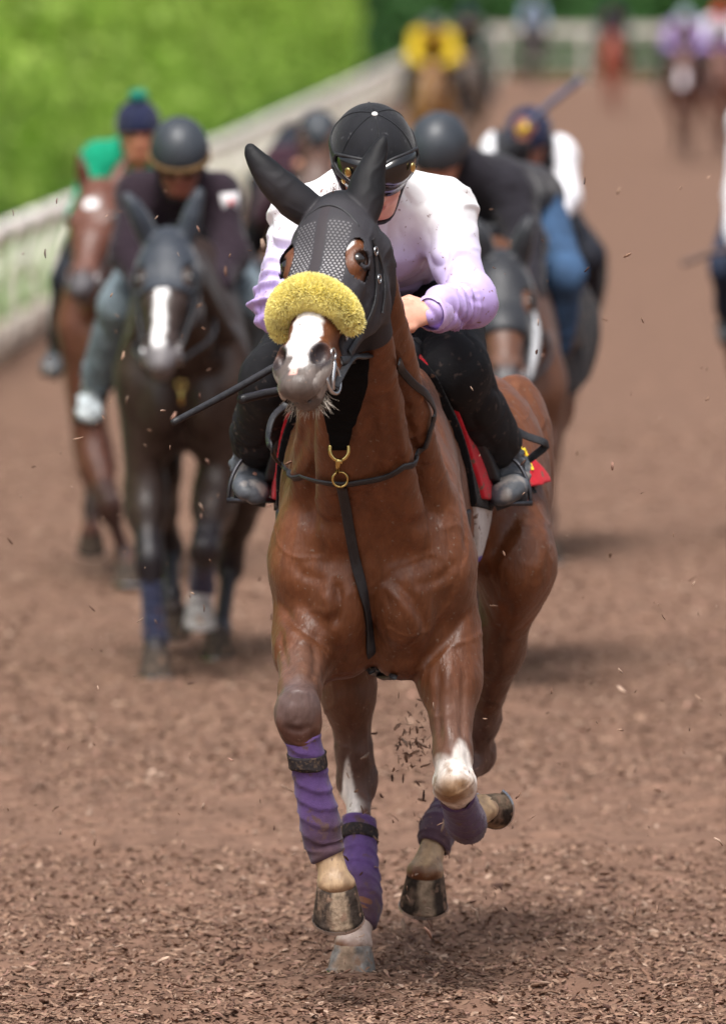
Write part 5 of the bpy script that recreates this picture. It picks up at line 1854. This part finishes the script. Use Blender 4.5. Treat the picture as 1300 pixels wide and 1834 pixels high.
# far string of horses coming round the bend: one mesh, many coats
spf = dict(sp5, res=.024)
FF_, FH, Fhp = horse_field(spf)
fV, fQ = FF_.mesh()
far = [((776, 362), srgb(126, 88, 44), srgb(206, 176, 44), 'm_grey', 'golden dun horse', 'rider in yellow jacket', 1.0),
       ((838, 320), srgb(84, 70, 60), srgb(70, 76, 70), 'm_navy', 'dark brown horse beside the yellow-jacketed rider', 'rider in dark green-grey top beside the yellow jacket', .6),
       ((955, 160), srgb(70, 60, 62), srgb(132, 148, 172), 'm_lt', 'black-brown horse in front of the far fence', 'rider in pale blue top in front of the far fence', .5),
       ((1097, 205), srgb(150, 72, 54), srgb(52, 48, 60), 'm_navy', 'red chestnut horse near the far fence', 'rider in dark top on the red chestnut', .8),
       ((1226, 292), srgb(92, 56, 46), srgb(168, 150, 190), 'm_lt', 'liver chestnut horse in the far group with lilac rider', 'rider in lilac and white on the liver chestnut', .9),
       ((1290, 285), srgb(112, 72, 60), srgb(206, 204, 222), 'm_red', 'brown horse at the far group beside lilac rider', 'rider in white and violet with red cap', .7),
       ((1330, 268), srgb(84, 60, 52), srgb(60, 190, 70), 'm_blue', 'dark brown horse at the edge of the far group', 'rider in bright green with blue cap', .8)]
hm_ = dict(m_grey=m_greyhelm, m_navy=m_navy, m_lt=mat('pale_cap', srgb(150, 162, 176), rough=.7, var=.1), m_blue=mat('blue_cap', srgb(50, 90, 190), rough=.7, var=.1), m_red=mat('red_cap', srgb(206, 60, 52), rough=.7, var=.1))
for i, (px_, coat, jc, hm, lab, rl, lean) in enumerate(far):
    s_px = (px_[1] + 16) / CAMZ
    Yf = FPX / s_px - 22
    Tf = P(px_[0], px_[1], Yf) * [1, 1, 0]
    c = np.tile(np.array(coat), (len(fV), 1)) * (1 + .1 * noise3(fV, 6, i))[:, None]
    br = [(l['j'][2], (.12, .12, .25), np.array(coat) * .5, .5, .9) for l in spf['legs'].values()]
    if i == 4:
        br.append((np.array(spf['muzzle']) + (0, 0, .15), (.12, .2, .2), np.array(srgb(214, 206, 214)), .3, .9))
    c = paint(fV, c, br)
    mesh_obj('horse', fV, fQ, m_coat, None, col=np.clip(c, 0, 1), label=lab + (' far down the track' if 'far' not in lab else ''), cat='horse', group='far string of horses').location = Tf
    jf = def_joints(Tf, lean=lean, foot=1.15)
    jac = plain(jc)
    if i == 5:
        jac = lambda V, T=Tf: np.where((V[:, 2] < 1.78)[:, None], np.array(srgb(140, 110, 180)), np.array(srgb(226, 226, 240)))
    if i == 4:
        jac = lambda V, T=Tf: np.where((np.abs(V[:, 0] - T[0]) < .12)[:, None], np.array(srgb(196, 190, 208)), np.array(srgb(140, 116, 168)))
    make_rider(dict(res=.02, label=rl + ', far down the track', face=(0, -.9, -.35), up=(0, -.35, .93), j=jf, skin=FACE, jacket=jac, m_jacket=m_wool, m_helmet=hm_[hm],
                    m_trousers=m_darktr if i != 1 else mat('sage_breeches', srgb(112, 124, 116), rough=.8, var=.2), group='riders far down the track', **HANDS))

# ------------------------------------------------------------------ rails and hedges
m_rail = mat('rail_paint', srgb(240, 234, 226), rough=.6, spec=.3, var=.12, vscale=3, dirt=(srgb(150, 132, 112), .3, 5))
m_panel = mat('kick_board', srgb(230, 218, 202), rough=.75, spec=.2, var=.15, vscale=4, dirt=(srgb(150, 122, 104), .4, 3))
DR = np.array([26, 45, 59.5, 78, 100, 130, 165, 195, 215, 228, 238])
XR = np.array([-3.30, -2.86, -2.44, -1.95, -1.39, -.75, -.02, .62, 1.05, 1.6, 2.4])


def rail_at(d):
    return np.array([np.interp(d, DR, XR), d - 22.0, 0.0])


rail = thing('rail_fence', rail_at(60), 'pale running rail with kick boards between the track and the bright hedge', 'fence')
ro_ = rail_at(60)
ds = np.arange(27, 237, 2.2)
post_me = None
for i, d in enumerate(ds):
    p = rail_at(d) - ro_
    nx = rail_at(d + 2.2) - ro_
    dirv = nrm(nx - p)
    sid = np.cross(dirv, (0, 0, 1))
    V, Fc = merge(tube_geo([p + np.array([-.10, 0, -.02]), p + np.array([-.09, 0, .55]), p + np.array([0, 0, .86])], [.045, .045, .04], 8))
    mesh_obj('post', V, Fc, m_rail, rail)
    Ln = np.linalg.norm(nx - p)
    mesh_obj('rail', *tube_geo([p + np.array([0, 0, .90]), nx + np.array([0, 0, .90])], .068, 10), m_rail, rail)
    mesh_obj('kick_board', *box_geo((p + nx) / 2 + np.array([-.05, 0, .135]), np.stack([dirv, sid, (0, 0, 1)]), (Ln / 2 - .02, .02, .115)), m_panel, rail)
m_fence = mat('grey_fence', srgb(188, 182, 174), rough=.7, var=.15, vscale=2)
fo = np.array([6.0, 233.5, 0])
ff = thing('board_fence', fo, 'pale boarded fence across the far end of the track', 'fence')
xs = np.arange(1.6, 22, 2.4)
for i, x in enumerate(xs):
    y = 233.5 - .004 * (x - 6) ** 2
    y2 = 233.5 - .004 * (x + 2.4 - 6) ** 2
    mesh_obj('post', *box_geo(np.array([x, y, .7]) - fo, np.eye(3), (.07, .07, .72)), m_fence, ff, smooth=False)
    d_ = nrm([2.4, y2 - y, 0])
    mesh_obj('board', *box_geo(np.array([x + 1.2, (y + y2) / 2 - .09, 1.36]) - fo, np.stack([d_, np.cross(d_, (0, 0, 1)), (0, 0, 1)]), (1.19, .02, .15)), m_fence, ff, smooth=False)
    mesh_obj('lower_rail', *box_geo(np.array([x + 1.2, (y + y2) / 2 - .09, .55]) - fo, np.stack([d_, np.cross(d_, (0, 0, 1)), (0, 0, 1)]), (1.19, .02, .05)), m_fence, ff, smooth=False)


def leaf_mat(name, c1, c2, trans=.35):
    m = bpy.data.materials.new(name)
    m.use_nodes = True
    N, L = m.node_tree.nodes, m.node_tree.links
    b = N['Principled BSDF']
    at = N.new('ShaderNodeAttribute')
    at.attribute_name = 'Col'
    nz = N.new('ShaderNodeTexNoise')
    nz.inputs['Scale'].default_value = .9
    tc = N.new('ShaderNodeTexCoord')
    L.new(tc.outputs['Object'], nz.inputs['Vector'])
    mx = N.new('ShaderNodeMix')
    mx.data_type = 'RGBA'
    mx.blend_type = 'MULTIPLY'
    mx.inputs['Factor'].default_value = 1
    rr = N.new('ShaderNodeMapRange')
    rr.inputs['From Min'].default_value, rr.inputs['From Max'].default_value = .3, .7
    rr.inputs['To Min'].default_value, rr.inputs['To Max'].default_value = .75, 1.25
    L.new(nz.outputs['Fac'], rr.inputs['Value'])
    L.new(at.outputs['Color'], mx.inputs['A'])
    L.new(rr.outputs[0], mx.inputs['B'])
    L.new(mx.outputs['Result'], b.inputs['Base Color'])
    b.inputs['Roughness'].default_value = .55
    b.inputs['Specular IOR Level'].default_value = .3
    tr = N.new('ShaderNodeBsdfTranslucent')
    L.new(mx.outputs['Result'], tr.inputs['Color'])
    ms = N.new('ShaderNodeMixShader')
    ms.inputs['Fac'].default_value = trans
    L.new(b.outputs[0], ms.inputs[1])
    L.new(tr.outputs[0], ms.inputs[2])
    L.new(ms.outputs[0], N['Material Output'].inputs['Surface'])
    return m


def leaves(cen, nor, size, seed):
    """folded leaf blades (4 points, 2 triangles) around given points"""
    r = np.random.default_rng(seed)
    n = len(cen)
    a = r.normal(size=(n, 3)) * .8 + nor
    a /= np.linalg.norm(a, axis=1)[:, None]
    u = np.cross(a, r.normal(size=(n, 3)))
    u /= np.linalg.norm(u, axis=1)[:, None]
    v = np.cross(a, u)
    s = (size * r.uniform(.6, 1.3, n))[:, None]
    V = np.stack([cen - u * s, cen + v * s * .5 + a * s * .15, cen + u * s, cen - v * s * .5 + a * s * .15], 1).reshape(-1, 3)
    return V, (np.arange(n)[:, None] * 4 + np.arange(4)[None])


def hedge(name, label, path, height, thick, n, size, cols, seed, mname, core_c):
    path = np.array(path, float)
    o0 = path[0]
    root = thing(name, o0, label, 'hedge')
    pr_ = resample(path, 160)
    tg = np.gradient(pr_, axis=0)
    tg /= np.linalg.norm(tg, axis=1)[:, None]
    sid = np.stack([tg[:, 1], -tg[:, 0], 0 * tg[:, 0]], 1)          # towards the track
    r = np.random.default_rng(seed)
    secs = []
    prof = [(-.5, 0), (-.5, .9), (-.35, 1), (.30, .98), (.42, .9), (.46, .5), (.42, 0)]
    for i in range(len(pr_)):
        secs.append(np.array([pr_[i] - o0 + sid[i] * a * thick * (.82 + .06 * math.sin(i * 1.7 + j)) + np.array([0, 0, b * height * (.93 + .04 * math.sin(i * .9 + j * 2))]) for j, (a, b) in enumerate(prof)]))
    mesh_obj('stems', *loft_geo(secs), mat(mname + '_core', core_c, rough=.9, spec=.1, var=.4, vscale=2.5), root)
    t = r.random(n) ** .8 * (len(pr_) - 1)
    i0 = np.clip(t.astype(int), 0, len(pr_) - 2)
    f = (t - i0)[:, None]
    c = pr_[i0] * (1 - f) + pr_[i0 + 1] * f - o0
    z = r.random(n) * height
    bulge = noise3(np.stack([t * 1.2, z * 2.2, 0 * z], 1), 1.0, seed) * .22
    top = r.random(n) < .12
    off = np.where(top, r.uniform(-.5, .45, n) * thick, thick * .44 + bulge + r.normal(0, .10, n) - .1)
    z = np.where(top, height * .98 + r.normal(0, .08, n) + bulge * .4, z)
    cen = c + sid[i0] * off[:, None] + np.stack([0 * z, 0 * z, z], 1)
    nor = np.where(top[:, None], [[0, 0, 1.0]], sid[i0] * .8 + np.array([0, 0, .5]))
    V, Q = leaves(cen, nor, size, seed + 1)
    k = r.random(n)
    clump = noise3(cen, .8, seed + 5) * .5 + .5
    k = np.clip(k * .6 + clump * .4, 0, 1)[:, None]
    col = np.repeat(np.array(cols[0]) * (1 - k) + np.array(cols[1]) * k, 4, axis=0)
    mesh_obj('foliage', V, Q, leaf_mat(mname, None, None), root, col=col, kind='stuff')


hp_near = [rail_at(d) + np.array([-3.4, 0, 0]) for d in (26, 50, 80, 120, 160, 195)] + [rail_at(d) + np.array([-3.0, 0, 0]) for d in (215, 232)]
hedge('hedge', 'bright yellow-green clipped hedge along the running rail', hp_near, 4.2, 2.2, 90000, .15, [(.46, .70, .10), (.72, .93, .23)], 51, 'bright_leaf', (.34, .55, .10))
hedge('hedge', 'dark green hedge behind the far boarded fence', [(-2.5, 243, 0), (6, 243, 0), (14, 242, 0), (26, 239, 0)], 4.6, 2.2, 14000, .2, [(.035, .12, .03), (.09, .22, .06)], 61, 'dark_leaf', (.02, .05, .015))
# grass verge between rail and hedge
gx = [rail_at(d) for d in np.linspace(26, 236, 60)]
GV = np.vstack([[g + np.array([-2.6, 0, .0]) for g in gx], [g + np.array([-.22, 0, .0]) for g in gx]])
n_ = len(gx)
mesh_obj('verge', GV, [[i, n_ + i, n_ + i + 1, i + 1] for i in range(n_ - 1)], mat('verge_soil', srgb(96, 128, 58), rough=.95, var=.4, vscale=3), kind='structure')
r = np.random.default_rng(8)
n = 26000
d = r.uniform(28, 234, n)
c = np.stack([np.interp(d, DR, XR) - r.uniform(.25, 2.6, n), d - 22, r.uniform(0, .12, n)], 1)
V, Q = leaves(c, np.tile([.6, -.5, .2], (n, 1)), .13, 9)
k = r.random(n)[:, None]
mesh_obj('verge_grass', V, Q, leaf_mat('grass_blade', None, None), None, col=np.repeat(np.array([.10, .26, .03]) * (1 - k) + np.array([.22, .44, .06]) * k, 4, axis=0), kind='stuff',
         label='green grass growing between the running rail and the hedge', cat='grass')

# ------------------------------------------------------------------ wood chips lying on the track and thrown up by the hooves
def chips(pos, size, seed, flat=True):
    """bent wood slivers: 10 points, 8 quads each"""
    r = np.random.default_rng(seed)
    n = len(pos)
    yaw = r.uniform(0, 2 * math.pi, n)
    tilt = r.normal(0, .30 if flat else 1.2, n)
    roll = r.normal(0, .45 if flat else 1.5, n)
    u = np.stack([np.cos(yaw) * np.cos(tilt), np.sin(yaw) * np.cos(tilt), np.sin(tilt)], 1)
    up = np.array([0, 0, 1.0]) - u * u[:, 2:3]
    up /= np.maximum(1e-6, np.linalg.norm(up, axis=1))[:, None]
    v0 = np.cross(up, u)
    v = v0 * np.cos(roll)[:, None] + up * np.sin(roll)[:, None]
    w_ = np.cross(u, v)
    L_ = (size * np.clip(np.exp(r.normal(0, .45, n)), .4, 2.0))[:, None]
    W_ = L_ * r.uniform(.16, .42, n)[:, None]
    H_ = L_ * r.uniform(.04, .12, n)[:, None]
    bend = L_ * r.normal(0, .10, n)[:, None]
    rows = []
    for t, wf in ((-1, .45), (0, 1.0), (1, .5)):
        c = pos + u * L_ * t + w_ * bend * (1 - t * t) + v * W_ * r.normal(0, .25, n)[:, None]
        for a, b in ((-1, -1), (1, -1), (1, 1), (-1, 1)):
            rows.append(c + v * W_ * a * wf + w_ * H_ * b)
    V = np.stack(rows, 1).reshape(-1, 3)
    q = []
    for s in (0, 4):
        for j in range(4):
            q.append([s + j, s + (j + 1) % 4, s + 4 + (j + 1) % 4, s + 4 + j])
    q += [[3, 2, 1, 0], [8, 9, 10, 11]]
    Q = (np.arange(n)[:, None, None] * 12 + np.array(q)[None]).reshape(-1, 4)
    return V, Q


def slivers(pos, size, seed):
    """small flat chips: a bent strip of two quads each"""
    r = np.random.default_rng(seed)
    n = len(pos)
    yaw = r.uniform(0, 2 * math.pi, n)
    tilt = r.normal(0, .26, n)
    u = np.stack([np.cos(yaw) * np.cos(tilt), np.sin(yaw) * np.cos(tilt), np.sin(tilt)], 1)
    v = np.cross(np.stack([r.normal(0, .32, n), r.normal(0, .32, n), np.ones(n)], 1), u)
    v /= np.linalg.norm(v, axis=1)[:, None]
    w_ = np.cross(u, v)
    L_ = (size * np.clip(np.exp(r.normal(0, .45, n)), .4, 2.0))[:, None]
    W_ = L_ * r.uniform(.2, .55, n)[:, None]
    bend = L_ * r.normal(.08, .14, n)[:, None]
    rows = []
    for t, wf in ((-1, .5), (0, 1.0), (1, .45)):
        c = pos + u * L_ * t + w_ * bend * (1 - t * t)
        rows += [c - v * W_ * wf, c + v * W_ * wf]
    V = np.stack(rows, 1).reshape(-1, 3)
    Q = (np.arange(n)[:, None, None] * 6 + np.array([[0, 1, 3, 2], [2, 3, 5, 4]])[None]).reshape(-1, 4)
    return V, Q


CH = np.array([srgb(140, 111, 93), srgb(156, 127, 108), srgb(126, 97, 81), srgb(108, 82, 70), srgb(172, 146, 128), srgb(84, 62, 54), srgb(146, 113, 99)])
m_chip = mat('wood_chip', attr=True, rough=.9, spec=.12, var=.25, vscale=60)
r = np.random.default_rng(77)
n = 150000
yy = -1.2 + 11.0 * r.random(n) ** 1.7
yy += r.random(n) * r.random(n) * 9.0 * (yy > 4)
xx = r.uniform(-1.15, 1.15, n) * (1.0 + .05 * (yy + 1))
zz = ground_h(xx, yy) + r.normal(.002, .0035, n)
V, Q = slivers(np.stack([xx, yy, zz], 1), .0076, 78)
ci = r.choice(len(CH), n, p=[.27, .22, .2, .1, .06, .05, .10])
mesh_obj('wood_chips', V, Q, m_chip, None, smooth=False, col=np.repeat(CH[ci] * r.uniform(.72, 1.06, n)[:, None], 6, axis=0), kind='stuff', label='shredded brown wood chips covering the track surface', cat='wood chips')
n = 42000
yy = 6 + 24 * r.random(n)
xx = r.uniform(-1.2, 1.2, n) * (1.0 + .05 * (yy + 1))
V2, Q2_ = slivers(np.stack([xx, yy, ground_h(xx, yy) + .004], 1), .011, 81)
ci2 = r.choice(len(CH), n, p=[.2, .2, .2, .14, .08, .08, .10])
mesh_obj('scattered_chips', V2, Q2_, m_chip, None, smooth=False, col=np.repeat(CH[ci2] * r.uniform(.8, 1.1, n)[:, None], 6, axis=0), kind='stuff', label='coarse wood chips strewn along the track under the following horses', cat='wood chips')
n = 2600
yy = -1.1 + 5 * r.random(n) ** 1.4
xx = r.uniform(-1.3, 1.3, n)
V, Q = chips(np.stack([xx, yy, ground_h(xx, yy) + .004], 1), .0125, 80)
ci = r.choice(len(CH), n, p=[.2, .15, .2, .2, .05, .15, .05])
mesh_obj('bark_chips', V, Q, m_chip, None, smooth=False, col=np.repeat(CH[ci] * r.uniform(.8, 1.1, n)[:, None], 12, axis=0), kind='stuff', label='larger splinters of dark bark lying among the wood chips', cat='wood chips')
# thrown up: a spray round the leading horse's feet and bits hanging in the air
n1, n2 = 260, 420
a = np.stack([r.normal(.10, .16, n1), r.normal(.9, .35, n1), np.abs(r.normal(.25, .22, n1)) + .03], 1)
b = np.stack([r.uniform(-.95, .95, n2), r.uniform(-.3, 3.0, n2), .05 + 2.0 * r.random(n2) ** 1.6], 1)
c = np.stack([r.normal(.135, .028, 110), r.normal(.85, .05, 110), r.normal(.575, .035, 110)], 1)
pos = np.concatenate([a, b, c])
n = len(pos)
V, Q = chips(pos, np.where(r.random(n) < .2, .010, .0055), 79, False)
ci = r.choice(len(CH), n, p=[.15, .25, .1, .1, .25, .1, .05])
mesh_obj('flying_chips', V, Q, m_chip, None, smooth=False, col=np.repeat(CH[ci] * r.uniform(.6, 1.2, n)[:, None], 12, axis=0), kind='stuff', label='small wood chips kicked up into the air around the horses', cat='wood chips')
